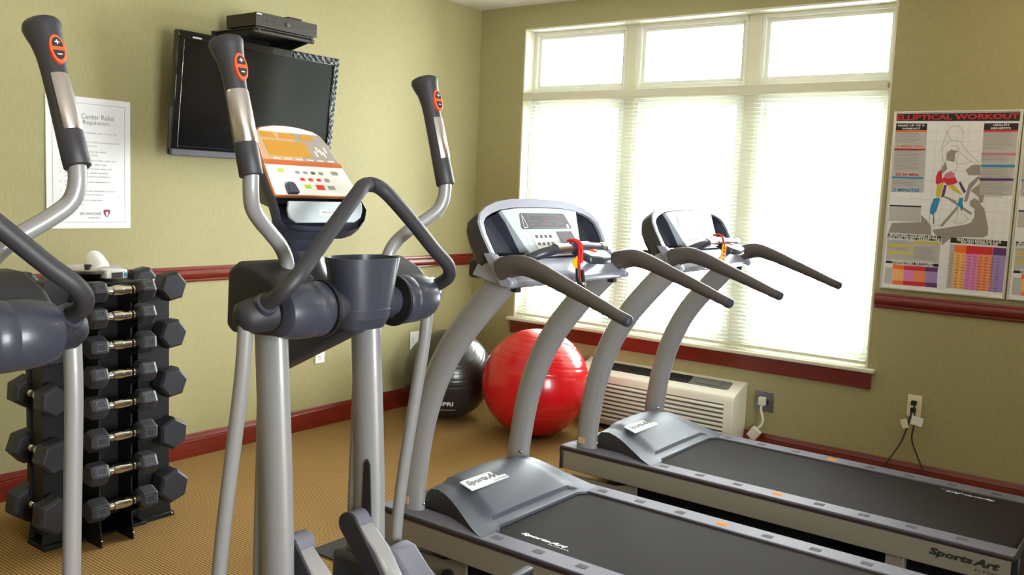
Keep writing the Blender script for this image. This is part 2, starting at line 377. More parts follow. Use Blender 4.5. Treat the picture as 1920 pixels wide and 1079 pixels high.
# windows : frame in the recess, three bays with a transom light over each
JX = [(WX0+0.012, 1.136), (1.209, 1.953), (2.030, WX1-0.012)]
ZT0, ZT1 = 2.105, 2.165
for i, (a, c) in enumerate(JX):
    fr = MB(); y0, y1 = 0.105, 0.165
    # bay frame
    def ring(mb, x0, x1, z0, z1, t, ya, yb):
        mb.box((x0, ya, z0), (x0+t, yb, z1)); mb.box((x1-t, ya, z0), (x1, yb, z1)); mb.box((x0+t, ya, z0), (x1-t, yb, z0+t)); mb.box((x0+t, ya, z1-t), (x1-t, yb, z1))
    ring(fr, a, c, WZ0, ZT0, 0.028, y0, y1); ring(fr, a, c, ZT1, WZ1-0.012, 0.026, y0, y1)
    f = struct(fr.build('window_%d' % (i+1), M['vinyl'], bevel=0.003))
    sash = MB(); ring(sash, a+0.028, c-0.028, WZ0+0.028, ZT0-0.028, 0.03, 0.13, 0.16)
    ring(sash, a+0.026, c-0.026, ZT1+0.026, WZ1-0.038, 0.022, 0.125, 0.155)
    struct(sash.build('sash', M['vinyl'], f, bevel=0.002))
    g = MB(); g.box((a+0.05, 0.138, WZ0+0.05), (c-0.05, 0.142, ZT0-0.05)); g.box((a+0.04, 0.138, ZT1+0.04), (c-0.04, 0.142, WZ1-0.05))
    struct(g.build('pane', M['glass'], f, smooth=0))
b = MB()
b.box((1.136, 0.095, WZ0), (1.209, 0.17, WZ1-0.012)); b.box((1.953, 0.095, WZ0), (2.030, 0.17, WZ1-0.012)); 
for a, c in JX: b.box((a, 0.095, ZT0), (c, 0.17, ZT1))
struct(b.build('trim_7', M['cream'], bevel=0.002))

# mini blind, inside the recess
t = empty('mini_blind', ((WX0+WX1)/2, 0.03, WZ0), label='wide white horizontal mini blind lowered over the three lower window panes', category='blind')
cx = (WX0+WX1)/2; HW = (WX1-WX0)/2-0.018
hr = MB(); hr.box((-HW, -0.052, 1.500), (HW, -0.044, 1.552)); hr.box((-HW, -0.044, 1.512), (HW, 0.03, 1.545)); hr.build('headrail', M['cream'], t, bevel=0.004)
sl = MB(); nS = 62; z0s, z1s = 0.045, 1.495
tilt = math.radians(12)
for i in range(nS):
    z = lerp(z0s, z1s, i/(nS-1)); rows = []
    for k in range(5):
        a = -0.0125+0.025*k/4; cr_ = 0.0022*(1-(a/0.0125)**2)
        yy = a*math.cos(tilt)-cr_*math.sin(tilt); zz = z+a*math.sin(tilt)+cr_
        rows.append([(-HW+0.003, yy, zz), (HW-0.003, yy, zz)])
    sl.grid(rows)
sl.build('slats', M['slat'], t, recalc=False)
br = MB(); br.box((-HW, -0.014, 0.016), (HW, 0.014, 0.032)); br.build('bottom_rail', M['cream'], t, bevel=0.003)
for x in (-HW+0.12, -HW+0.62, -HW+1.2, HW-0.62, HW-0.12):
    c = MB()
    for dy in (-0.0135, 0.0135): c.cyl((x, dy, 0.02), (x, dy, 1.5), 0.0007, n=6)
    c.build('ladder_cord', M['white'], t)
c = MB(); c.cyl((-HW+0.05, -0.02, 0.75), (-HW+0.05, -0.02, 1.49), 0.004, n=8); c.build('tilt_wand', M['white'], t)

# ceiling lamps
for i, (lx, ly, le) in enumerate(LAMPS):
    t = empty('ceiling_light', (lx, ly, RZ), label='round ceiling lamp with a warm glass bowl', category='ceiling lamp', group='ceiling lamps over the machines')
    f = MB(); f.lathe([(0.17, 0), (0.17, -0.02), (0.15, -0.03), (0.0001, -0.03)], (0, 0, 0)); f.build('housing', M['white'], t)
    d = MB(); d.lathe([(0.145, -0.03), (0.14, -0.06), (0.11, -0.10), (0.06, -0.118), (0.0001, -0.122)], (0, 0, 0)); d.build('diffuser', M['lamp'], t)

# ================================================================== WALL THINGS
# television
t = empty('television', (0.205, -2.055, 1.88), label='flat black television mounted on the left wall, tilted slightly down', category='television')
t.rotation_euler = (0, math.radians(6.5), 0)
TW, TZ = 0.502, 0.297
bz = MB(); bz.box((-0.035, -TW, -TZ), (0.0, TW, TZ)); 
bz.build('cabinet', M['tvblack'], t, bevel=0.006)
bb = MB(); W0 = 0.035
bb.box((0.0, -TW, TZ-0.04), (0.008, TW, TZ)); bb.box((0.0, -TW, -TZ+0.035), (0.008, -TW+W0, TZ-0.04)); bb.box((0.0, TW-W0, -TZ+0.035), (0.008, TW, TZ-0.04)); bb.box((0, -TW+W0, -TZ+0.035), (0.008, TW-W0, -TZ+0.05))
bb.build('bezel', M['tvblack'], t, bevel=0.003)
sc = MB(); sc.box((0.0, -TW+W0, -TZ+0.05), (0.003, TW-W0, TZ-0.04)); sc.build('screen', M['tvscreen'], t, smooth=0)
sp = MB(); sp.box((-0.02, -TW, -TZ), (0.012, TW, -TZ+0.034)); sp.build('speaker_strip', M['tvgrey'], t, bevel=0.004)
fl = MB()
rows = []
for i in range(60):
    z = lerp(-TZ+0.04, TZ-0.004, i/59); row = []
    for k in range(5): row.append((0.010+0.004*math.sin(i*1.9+k*0.7)*math.cos(k*1.3)+0.002*random.random(), lerp(TW-0.031, TW-0.001, k/4), z))
    rows.append(row)
fl.grid(rows)
rows = []
for i in range(34):
    y = lerp(TW-0.32, TW-0.032, i/33); row = []
    for k in range(5): row.append((0.010+0.004*math.sin(i*1.3+k*1.7)+0.002*random.random(), y, lerp(TZ-0.036, TZ-0.002, k/4)))
    rows.append(row)
fl.grid(rows)
fl.build('protective_film', M['film'], t, smooth=80)
st = MB(); st.box((0.0083, -TW+0.075, TZ-0.030), (0.0090, -TW+0.125, TZ-0.022)); st.build('badge', M['print_grey'], t)
mt = MB(); mt.box((-0.06, -0.2, -0.15), (-0.035, 0.2, 0.15)); mt.build('mount_plate', M['steel_black'], t)
t2 = MB(); t2.box((-0.17, -0.12, -0.1), (-0.155, 0.12, 0.1)); t2.box((-0.16, -0.05, -0.06), (-0.05, 0.05, 0.06)); o = t2.build('wall_bracket', M['steel_black'], t)
# dvd player and shelf
t = empty('wall_shelf', (0, -2.01, 2.2), label='black open wall shelf under the disc player above the television', category='shelf')
s_ = MB(); s_.box((0, -0.2, -0.05), (0.012, 0.2, 0.04)); s_.build('wall_plate', M['steel_black'], t, bevel=0.002)
for sy in (-1, 1):
    a = MB(); a.prism([(0.012, -0.045), (0.05, -0.045), (0.35, 0.02), (0.35, 0.034), (0.012, 0.034)], 1, sy*0.17-0.007, sy*0.17+0.007); a.build('arm', M['steel_black'], t, bevel=0.002)
a = MB(); a.cyl((0.335, -0.19, 0.022), (0.335, 0.19, 0.022), 0.012, n=12); a.build('front_bar', M['dvd'], t)
a = MB(); a.box((0.013, -0.185, 0.034), (0.345, 0.185, 0.040)); a.build('glass_shelf', M['acdark'], t)
t = empty('disc_player', (0.235, -2.01, 2.2402), label='slim black disc player with a wide front panel on the shelf above the television', category='disc player')
a = MB(); a.box((-0.12, -0.193, 0.004), (0.116, 0.193, 0.068)); a.build('case', M['dvd'], t, bevel=0.003)
a = MB(); a.box((0.116, -0.195, 0.002), (0.124, 0.195, 0.070)); a.build('front_panel', M['dvd'], t, bevel=0.002)
a = MB()
for k in range(4):
    x_, y_ = (-0.09, 0.09)[k % 2], (-0.15, 0.15)[k//2]; a.cyl((x_, y_, 0), (x_, y_, 0.005), 0.012, n=12)
a.build('feet', M['black'], t)
a = MB(); a.box((0.1235, -0.192, 0.058), (0.125, -0.160, 0.064)); a.build('badge', M['print_white'], t)
a = MB()
for yb in (-0.13, -0.08, -0.05, 0.04, 0.06, 0.08, 0.10, 0.12, 0.14): a.box((0.123, yb, 0.032), (0.1262, yb+0.009, 0.038))
a.lathe([(0.012, 0), (0.012, 0.004), (0.009, 0.005)], (0.1235, 0.0, 0.036), (1, 0, 0), 20)
a.build('button', M['tvgrey'], t, bevel=0.0006)
t = tag(MB().box((-0.045, -0.045, 0), (0.05, 0.045, 0.018)).build('receiver_box', M['black'], bevel=0.004), 'small flat black box on top of the disc player', 'receiver box')
t.location = (0.28, -1.935, 2.2402+0.0682)

# rules notice (white card on left wall)
t = empty('rules_notice', (0.0, -3.067, 1.223), label='white framed-border rules notice with a crimson crest, hung on the left wall', category='notice')
PW, PH = 0.405, 0.606
MB().box((0, 0, 0), (0.004, PW, PH)).build('card', M['paper'], t, smooth=0)
a = MB()
def strip(mb, x0, z0, x1, z1, m_=None, d=0.0046): mb.add([(d, x0, z0), (d, x1, z0), (d, x1, z1), (d, x0, z1)], [(0, 1, 2, 3)], m_)
for (x0, z0, x1, z1) in ((0.028, 0.028, PW-0.028, 0.0295), (0.028, PH-0.0295, PW-0.028, PH-0.028), (0.028, 0.028, 0.0295, PH-0.028), (PW-0.0295, 0.028, PW-0.028, PH-0.028)): strip(a, x0, z0, x1, z1)
a.text('Fitness Center Rules', (0.0048, PW/2-0.005, PH-0.098), (0, 1, 0), (0, 0, 1), height=0.024, width=0.25, align='CENTER')
a.text('& Regulation:', (0.0048, PW/2+0.02, PH-0.128), (0, 1, 0), (0, 0, 1), height=0.024, width=0.16, align='CENTER')
z = PH-0.158
rules = [['You must be a resident only to use the', 'equipment.'], ['Please wear proper shoes exercise attire', 'and proper clothes suit'], ['All users are asked to be wear', 'shirts. No NO open shoes'], ['Wipe off the equipment after each use'], ['Put all weights back after use'], ['Use the equipment at your own risk'], ['Exercise caution, water bottles,', 'energy drinks. Food is prohibited'], ['Maximum time on each equipment is', '30 minutes.'], ['Weights must not be dropped on floor.', 'Place them so they are down.'], ['Report any broken equipment', 'to the office.']]
for i, rl in enumerate(rules):
    a.text('%d.' % (i+1), (0.0048, 0.062, z-0.009), (0, 1, 0), (0, 0, 1), height=0.008)
    for ln in rl:
        a.text(ln, (0.0048, 0.085, z-0.009), (0, 1, 0), (0, 0, 1), height=0.0095, width=min(0.0066*len(ln), 0.275)); z -= 0.0172
    z -= 0.008 if len(rl) == 2 else 0.002
a.text('BROWNSTONE', (0.0048, 0.155, 0.062), (0, 1, 0), (0, 0, 1), height=0.013, width=0.10)
a.text('on the Glen', (0.0048, 0.19, 0.046), (0, 1, 0), (0, 0, 1), height=0.009, width=0.06)
a.build('printed_text', M['ink'], t, smooth=0, recalc=False)
a = MB(); a.plate((0.0046, 0.285, 0.06), (0, 1, 0), (0, 0, 1), [(-0.015, 0.028), (-0.015, 0.012), (-0.008, 0.0), (0, -0.006), (0.008, 0.0), (0.015, 0.012), (0.015, 0.028)], 0.0008, 0.0008); a.build('crest', M['crest'], t)
a = MB(); a.add([(0.0056, 0.285-0.006+dx, 0.06+dz) for dx, dz in ((0, 0), (0.012, 0), (0.012, 0.018), (0, 0.018))], [(0, 1, 2, 3)]); a.build('crest_mark', M['paper'], t, smooth=0)

# workout posters on window wall
POLY={'k':[[(-2,933),(592,929),(592,881),(-1,887)],[(9,875),(164,872),(165,838),(10,839)],[(431,871),(583,870),(584,838),(431,837)],[(14,446),(171,446),(171,439),(14,438)],[(17,291),(281,295),(281,266),(17,271)],[(20,147),(281,150),(281,134),(18,135)],[(327,291),(591,290),(591,262),(326,265)]],'o':[[(10,838),(166,837),(166,828),(10,828)],[(349,256),(404,255),(404,215),(350,218)],[(56,131),(114,129),(114,106),(56,108)],[(62,45),(115,46),(115,25),(61,25)]],'r':[[(10,744),(167,743),(166,734),(10,734)],[(431,838),(584,838),(584,828),(431,828)],[(404,255),(524,255),(525,216),(404,213)],[(114,129),(220,130),(219,107),(114,106)],[(115,46),(223,50),(223,26),(115,25)],[(239,628),(255,630),(259,594),(269,571),(252,566),(240,557),(230,570),(230,602)],[(267,599),(317,604),(336,573),(316,563),(287,558),(259,585)]],'p':[[(273,617),(298,630),(317,618),(315,595),(284,592),(267,599)],[(431,725),(586,725),(586,713),(431,712)]],'b':[[(13,596),(168,596),(168,586),(13,587)],[(435,665),(587,667),(587,654),(435,652)],[(228,487),(250,493),(258,486),(245,420),(237,410),(242,357),(235,356),(233,400),(216,411),(215,438)],[(350,497),(368,495),(366,469),(371,455),(365,426),(354,454),(342,458)]],'v':[[(434,598),(587,600),(587,588),(434,585)],[(526,255),(589,254),(589,217),(526,216)],[(220,130),(279,132),(279,109),(219,107)],[(224,48),(282,50),(283,26),(224,26)],[(338,573),(348,578),(377,529),(368,518)],[(272,558),(285,558),(277,498),(263,493)]],'y':[[(237,552),(253,562),(269,571),(260,498),(251,488),(237,502)],[(291,558),(316,561),(362,515),(354,513),(314,532)],[(153,264),(279,264),(279,252),(153,250)],[(20,236),(154,238),(154,227),(21,224)],[(22,199),(151,199),(151,188),(22,187)]],'g':[[(11,828),(167,828),(177,516),(13,514)],[(432,828),(584,828),(591,515),(440,516)],[(14,438),(171,439),(173,362),(15,360)],[(17,271),(281,266),(281,152),(19,149)],[(20,112),(56,113),(61,25),(19,26)],[(326,260),(349,256),(355,31),(326,28)]],'d':[[(366,637),(392,662),(431,665),(437,612),(382,611)],[(33,350),(177,362),(174,400),(204,374),(227,341),(233,295),(18,294)],[(233,324),(384,360),(467,398),(492,361),(496,314),(476,301),(389,298),(328,289),(287,247),(281,296),(256,296)],[(453,454),(471,450),(401,308),(384,312)],[(399,480),(420,497),(438,486),(472,436),(495,347),(484,306),(433,301),(424,443),(402,456)],[(284,494),(301,495),(413,423),(412,409)],[(341,453),(350,444),(283,344),(267,346)],[(426,607),(438,603),(397,539),(388,480),(371,475),(386,566)],[(279,503),(336,480),(337,470),(278,492)],[(397,534),(435,567),(462,510),(459,475),(443,474),(437,504)],[(272,685),(310,676),(311,722),(326,731),(288,739),(269,721)],[(247,630),(268,680),(280,640),(257,616)]],'O':[[(350,218),(404,215),(406,31),(355,31)],[(56,108),(114,106),(115,46),(62,45)]],'P':[[(404,213),(463,214),(467,30),(406,31)],[(114,106),(165,107),(166,48),(115,46)]],'R':[[(463,214),(525,216),(529,32),(467,30)],[(165,107),(219,107),(221,50),(166,48)]],'V':[[(525,216),(589,217),(595,31),(529,32)],[(219,107),(279,109),(281,50),(221,48)]]}
LINES=[[(240,735),(248,766),(263,834),(286,859),(315,858),(338,834),(341,776)],[(259,834),(284,787),(261,762)],[(284,787),(330,780),(355,740),(435,665)],[(326,731),(371,691),(427,660)],[(257,762),(247,730),(258,676),(243,630)],[(327,722),(318,686),(329,650),(315,627)],[(319,668),(353,668),(385,678)],[(287,753),(311,762),(330,740),(310,731)],[(218,414),(216,360),(233,346),(264,353)],[(345,454),(349,406),(335,367),(370,366),(403,390),(370,417)],[(258,479),(245,420)]]
TX=[('ELLIPTICAL WORKOUT', [(11, 891), (583, 923)]), ('MAKE UP OF A', [(21, 858), (154, 870)]), ('WORKOUT', [(42, 842), (133, 853)]), ('HEALTH', [(472, 857), (542, 868)]), ('BENEFITS', [(463, 841), (551, 852)]), ('5 MINUTES', [(23, 749), (152, 764)]), ('20-30 MIN.', [(30, 600), (149, 618)]), ('5 MINUTES', [(27, 518), (156, 538)]), ('MONITORING YOUR HEART RATE &', [(29, 279), (264, 303)]), ('SELECTING THE BEST TRAINING ZONE', [(21, 261), (277, 288)]), ('TRAINING HEART RATE ZONES', [(46, 135), (254, 162)]), ('HEART RATE RANGE FOR YOUR', [(356, 274), (560, 299)]), ('AGE AND TRAINING ZONE', [(375, 261), (545, 282)])]
def poster(x0, label, full=True):
    W_, H_ = 0.598, 0.935
    t = empty('wall_poster', (x0, 0, 1.048), label=label, category='poster')
    a = MB(); a.box((0, -0.010, 0), (W_, 0, H_)); a.build('backing', M['paper'], t, smooth=0)
    a = MB(); q = 0.008
    a.box((-0.002, -0.015, -0.002), (q, 0, H_+0.002)); a.box((W_-q, -0.015, -0.002), (W_+0.002, 0, H_+0.002)); a.box((q, -0.015, -0.002), (W_-q, 0, q)); a.box((q, -0.015, H_-q), (W_-q, 0, H_+0.002))
    a.build('poster_frame', M['frame'], t, bevel=0.002)
    a = MB(); lay = {'d': 1, 'g': 2, 'k': 3, 'o': 4, 'r': 4, 'p': 5, 'b': 4, 'v': 4, 'y': 4, 'O': 3, 'P': 3, 'R': 3, 'V': 3}
    # faint squared paper
    for i in range(1, 12): a.add([(0.015+i*0.05, -0.0101, 0.03), (0.0158+i*0.05, -0.0101, 0.03), (0.0158+i*0.05, -0.0101, 0.88), (0.015+i*0.05, -0.0101, 0.88)], [(0, 1, 2, 3)], M['Pg'])
    for i in range(1, 17): a.add([(0.02, -0.0101, 0.03+i*0.05), (0.58, -0.0101, 0.03+i*0.05), (0.58, -0.0101, 0.0308+i*0.05), (0.02, -0.0101, 0.0308+i*0.05)], [(0, 1, 2, 3)], M['Pg'])
    for k, pls in POLY.items():
        for j, pq in enumerate(pls):
            xs = [c[0] for c in pq]
            if not full and k in 'dpbvryg' and len(pq) > 4: continue
            y = -0.0102-0.00015*lay[k]-0.00001*j
            a.add([(min(max(c[0]/1000, 0.012), W_-0.012), y, min(max(c[1]/1000, 0.012), H_-0.012)) for c in pq], [tuple(range(len(pq)))], M['P'+k])
    a.build('printed_blocks', M['Pg'], t, smooth=0, recalc=False)
    # text lines
    a = MB()
    X, Z = (1, 0, 0), (0, 0, 1)
    for s_, ((xa, za), (xb, zb)) in TX:
        if s_.startswith('ELL') and not full: continue
        mm = M['Pr'] if s_[0] in 'E2' and s_ != 'EX' and (s_.startswith('ELL') or s_.startswith('20')) else (M['print_white'])
        if s_ == '5 MINUTES': mm = M['Po'] if za > 700 else M['Pb']
        a.text(s_, (xa/1000, -0.0114, za/1000), X, Z, height=abs(zb-za)/1000*0.85, width=(xb-xa)/1000, m=mm, bold=0.03)
    rnd = random.Random(3)
    def lines(x0_, x1_, zt, zb_, st=0.0075, m_=M['Pd']):
        z_ = zt
        while z_ > zb_:
            L_ = (x1_-x0_)*rnd.uniform(0.75, 1.0); y = -0.0108
            a.add([(x0_, y, z_), (x0_+L_, y, z_), (x0_+L_, y, z_+0.0022), (x0_, y, z_+0.0022)], [(0, 1, 2, 3)], m_); z_ -= st
    lines(0.02, 0.15, 0.82, 0.775); lines(0.02, 0.15, 0.735, 0.63); lines(0.02, 0.15, 0.58, 0.55)
    lines(0.43, 0.57, 0.825, 0.74); lines(0.43, 0.57, 0.72, 0.68); lines(0.43, 0.57, 0.66, 0.60); lines(0.43, 0.57, 0.58, 0.50)
    lines(0.03, 0.14, 0.253, 0.245); lines(0.03, 0.14, 0.225, 0.205); lines(0.155, 0.27, 0.23, 0.165, 0.006)
    for c_ in range(8):
        xx = 0.362+c_*0.0262
        for r_ in range(12): a.text(str(rnd.randint(80, 190)), (xx, -0.0112, 0.198-r_*0.0148-c_*0.0007), X, Z, height=0.007, width=0.014, m=M['Pk'])
    for r_ in range(12): a.text(str(20+5*r_), (0.336, -0.0112, 0.20-r_*0.0145), X, Z, height=0.007, width=0.011, m=M['Pk'])
    if full:
        for ln in LINES:
            for p_, q_ in zip(ln, ln[1:]):
                p0 = Vector((p_[0]/1000, -0.0113, p_[1]/1000)); p1 = Vector((q_[0]/1000, -0.0113, q_[1]/1000)); d_ = (p1-p0)
                if d_.length < 1e-6: continue
                nn = Vector((-d_.z, 0, d_.x)).normalized()*0.0009
                a.add([p0-nn, p1-nn, p1+nn, p0+nn], [(0, 1, 2, 3)], M['Pd'])
    a.build('printed_text', M['Pk'], t, smooth=0, recalc=False)
    return t
poster(2.842, 'colourful ELLIPTICAL WORKOUT poster with a striding figure on the window wall')
poster(2.842+0.607, 'second workout poster cut off by the right edge, beside the ELLIPTICAL WORKOUT poster', False)

# outlets
def outlet(loc, rz, label, plate_m, w_=0.072, h_=0.118):
    t = empty('wall_outlet', loc, rz, label=label, category='outlet')
    a = MB(); a.box((-w_/2, -0.006, -h_/2), (w_/2, 0, h_/2)); a.build('cover_plate', plate_m, t, bevel=0.003)
    a = MB()
    for s in (-1, 1): a.lathe([(0.017, 0), (0.017, 0.002), (0.015, 0.003)], (0, -0.006, s*0.0195), (0, -1, 0), 24)
    a.build('receptacle', plate_m, t)
    a = MB()
    for s in (-1, 1):
        for dx in (-0.0065, 0.0065): a.box((dx-0.0012, -0.0098, s*0.0195-0.002), (dx+0.0012, -0.0088, s*0.0195+0.006))
        a.cyl((0, -0.0098, s*0.0195-0.008), (0, -0.0088, s*0.0195-0.008), 0.0022, n=10)
    a.build('slot', M['print_black'], t)
    return t
outlet((0, -1.437, 0.452), PI/2, 'white outlet plate on the left wall seen between the elliptical columns', M['white'])
t = empty('switch_plate', (0, -0.600, 0.442), PI/2, label='blank white wall plate on the left wall behind the black ball', category='wall plate')
MB().box((-0.045, -0.006, -0.062), (0.045, 0, 0.062)).build('cover_plate', M['white'], t, bevel=0.003)
MB().box((-0.012, -0.009, -0.02), (0.012, -0.006, 0.02)).build('insert', M['white'], t, bevel=0.001)
outlet((3.067, 0, 0.434), 0, 'ivory outlet plate on the window wall with two black cords plugged in', M['ivory'])
t = empty('wall_outlet', (2.248, 0, 0.315), label='steel square outlet plate beside the wall air conditioner', category='outlet')
MB().box((-0.058, -0.006, -0.06), (0.058, 0, 0.06)).build('cover_plate', M['plate_steel'], t, bevel=0.003)
a = MB(); a.lathe([(0.024, 0), (0.024, 0.004), (0.02, 0.005)], (0.004, -0.006, 0.0), (0, -1, 0), 24); a.build('receptacle', M['black'], t)
# cords (parented to their machines further down)
CORDS = []
a = MB(); X0, Y0, Z0 = 2.248, -0.012, 0.315
a.tube([(x+X0, y+Y0, z+Z0) for x, y, z in cat([(-0.004, -0.02, -0.018), (-0.004, -0.024, -0.05), (0.014, -0.03, -0.10), (0.004, -0.032, -0.14), (-0.02, -0.035, -0.165), (-0.045, -0.035, -0.215), (-0.06, -0.03, -0.25), (-0.065, -0.03, -0.29)])], 0.0075, 10)
cc = a.build('power_cord', M['whitecord']); CORDS_AC = cc
a = MB(); a.box((X0-0.024, Y0-0.034, Z0-0.020), (X0+0.018, Y0, Z0+0.030)); a.build('plug', M['whitecord'], cc, bevel=0.006)
a = MB(); a.box((X0-0.06, Y0-0.05, Z0-0.225), (X0, Y0-0.022, Z0-0.155), R=Matrix.Rotation(math.radians(35), 3, 'Y')); a.build('inline_block', M['whitecord'], cc, bevel=0.005)
for k, pa in enumerate(([(3.062, -0.03, 0.416), (3.058, -0.05, 0.36), (3.035, -0.075, 0.25), (2.985, -0.12, 0.14), (2.95, -0.16, 0.06)], [(3.070, -0.024, 0.452), (3.085, -0.055, 0.36), (3.083, -0.07, 0.27), (3.125, -0.10, 0.19), (3.163, -0.13, 0.12), (3.163, -0.16, 0.04)])):
    a = MB(); a.tube(cat(pa), 0.0042, 8); cc = a.build('power_cord', M['cord']); CORDS.append(cc)
    zc = (0.4145, 0.4535)[k]; X0 = 3.067
    a = MB(); a.box((X0-0.013, -0.036, zc-0.012), (X0+0.013, -0.0093, zc+0.012)); a.build('plug', M['cord'], cc, bevel=0.004)
    a = MB()
    if k == 0: a.box((X0-0.045, -0.062, 0.318), (X0-0.012, -0.0605, 0.368), R=Matrix.Rotation(math.radians(-20), 3, 'Y')); a.build('paper_tag', M['ivory'], cc)
    else: a.box((X0+0.004, -0.068, 0.345), (X0+0.062, -0.0665, 0.392), R=Matrix.Rotation(math.radians(8), 3, 'Y')); a.build('paper_tag', M['white'], cc)
CORDS.append(CORDS_AC)

# wall air conditioner
t = empty('wall_air_conditioner', (1.06, 0, 0.03), label='ivory wall air conditioner with a louvred front low under the window', category='air conditioner'); AC = t
L_ = 1.08
pr = [(0, 0), (0, 0.378), (-0.03, 0.385), (-0.16, 0.335), (-0.195, 0.318), (-0.207, 0.29), (-0.207, 0.012), (-0.20, 0)]
a = MB(); a.prism(pr, 0, 0, L_); a.build('cabinet', M['ac'], t, bevel=0.006, segs=3)
# louvres on the front face
a = MB()
for k in range(9):
    z = 0.035+k*0.0265
    a.prism([(-0.2072, z), (-0.2185, z+0.003), (-0.2185, z+0.010), (-0.2072, z+0.017)], 0, 0.05, L_-0.055)
a.build('louvres', M['ac'], t)
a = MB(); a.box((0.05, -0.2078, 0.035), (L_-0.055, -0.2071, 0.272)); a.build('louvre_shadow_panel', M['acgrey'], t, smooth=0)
# sloped top: grille + control door, laid on plane through (-0.03,0.385)-(-0.16,0.335)
sl_d = Vector((0, -0.13, -0.05)).normalized()
O_ = (0.0, -0.03, 0.385)
a = MB(); a.plate(O_, sl_d, (1, 0, 0), [(0.030, 0.20), (0.118, 0.20), (0.118, 0.76), (0.030, 0.76)], 0.001, 0.003); a.build('grille_bed', M['acdark'], t)
a = MB()
for k in range(6): a.plate(O_, sl_d, (1, 0, 0), [(0.034+k*0.015, 0.205), (0.038+k*0.015, 0.205), (0.038+k*0.015, 0.755), (0.034+k*0.015, 0.755)], 0.004, 0.003)
for x_ in (0.34, 0.48, 0.62): a.plate(O_, sl_d, (1, 0, 0), [(0.03, x_), (0.118, x_), (0.118, x_+0.008), (0.03, x_+0.008)], 0.004, 0.003)
a.build('outlet_grille', M['black'], t, smooth=0)
a = MB(); a.plate(O_, sl_d, (1, 0, 0), [(0.030, 0.76), (0.118, 0.76), (0.118, 1.0), (0.108, 1.015), (0.04, 1.015), (0.030, 1.0)], 0.002, 0.004); a.build('control_recess', M['acgrey'], t)
a = MB(); a.plate(O_, sl_d, (1, 0, 0), [(0.04, 0.80), (0.10, 0.80), (0.10, 0.955), (0.04, 0.955)], 0.008, 0.006); a.build('control_door', M['acgrey'], t, bevel=0.003)

# ================================================================== BALLS
def ball(name, loc, R, base_m, line_m, tilt_ax, tilt, label):
    t = empty(name, loc, label=label, category='exercise ball')
    pr = []; n = 160
    for i in range(n+1):
        a_ = PI*i/n; lat = math.degrees(a_)-90
        rr = R
        if abs(lat) < 68 and abs(lat) > 16:
            ph = (abs(lat) % 8.6)/8.6
            if ph < 0.14: rr = R-0.0016
        pr.append((max(rr*math.sin(a_), 1e-4), -rr*math.cos(a_)))
    b = MB(); b.lathe(pr, (0, 0, 0), (0, 0, 1), 96)
    o = b.build('ball_skin', base_m, t, smooth=60); o.location = (0, 0, R); o.rotation_euler = (math.radians(tilt), math.radians(tilt_ax), 0)
    return t
ball('exercise_ball', (1.053, -0.644, 0), 0.327, M['ballred'], None, 4, -5, 'large glossy red exercise ball with ribbed rings on the carpet')
tb = ball('exercise_ball', (0.396, -0.696, 0), 0.287, M['ballblack'], None, 26, 20, 'black exercise ball with white lettering in the room corner')
a = MB()
# lettering wrapped on the sphere
def on_ball(mb, txt, az, el, width, height, R, bold=0.02):
    tmp = MB(); tmp.text(txt, (0, 0, 0), (1, 0, 0), (0, 1, 0), height=height, width=width, align='CENTER', bold=bold)
    vs = []
    for x, y, z in tmp.v:
        A_ = az+x/(R*math.cos(el)); E_ = el+y/R
        r_ = R+0.0012; vs.append((r_*math.cos(E_)*math.cos(A_), r_*math.cos(E_)*math.sin(A_), r_*math.sin(E_)+R))
    mb.add(vs, tmp.f)
azc = math.atan2(-5.09+0.696, 4.142-0.396)
on_ball(a, 'SPRI', azc-0.03, math.radians(-33), 0.088, 0.034, 0.287, 0.03)
on_ball(a, '______', azc+0.0, math.radians(-41), 0.11, 0.004, 0.287)
a.build('printed_logo', M['print_white'], tb, smooth=0)

# ================================================================== DUMBBELL RACK
t = empty('dumbbell_rack', (0.60, -3.15, 0), label='black upright steel dumbbell rack against the left wall, in three columns', category='dumbbell rack')
RB = lambda x, y, z=0: (x-0.60, y+3.15, z)
a = MB(); a.box(RB(0.28, -3.30), RB(0.50, -3.00, 1.02)); a.build('core_frame', M['steel_black'], t, bevel=0.004)
ZC = [1.030, 0.930, 0.816, 0.700, 0.580, 0.451, 0.317, 0.172]
for yy in (-3.262, -3.128):
    poly = [(0.42, 0.0), (0.812, 0.0), (0.812, 0.02)]
    for z in reversed(ZC):
        poly += [(0.80, z-0.055), (0.852, z-0.030), (0.856, z-0.008), (0.848, z-0.008), (0.845, z-0.018), (0.815, z-0.022), (0.80, z-0.010)]
    poly += [(0.79, 1.035), (0.42, 1.035)]
    a = MB(); a.prism([(x-0.60, z) for x, z in poly], 1, yy+3.15-0.003, yy+3.15+0.003); a.build('fin_plate', M['steel_black'], t, bevel=0.001)
a = MB(); a.box(RB(0.70, -3.262, 0.09), RB(0.705, -3.128, 1.03)); a.build('web_plate', M['steel_black'], t)
ZS = [1.018, 0.815, 0.606, 0.385, 0.152]
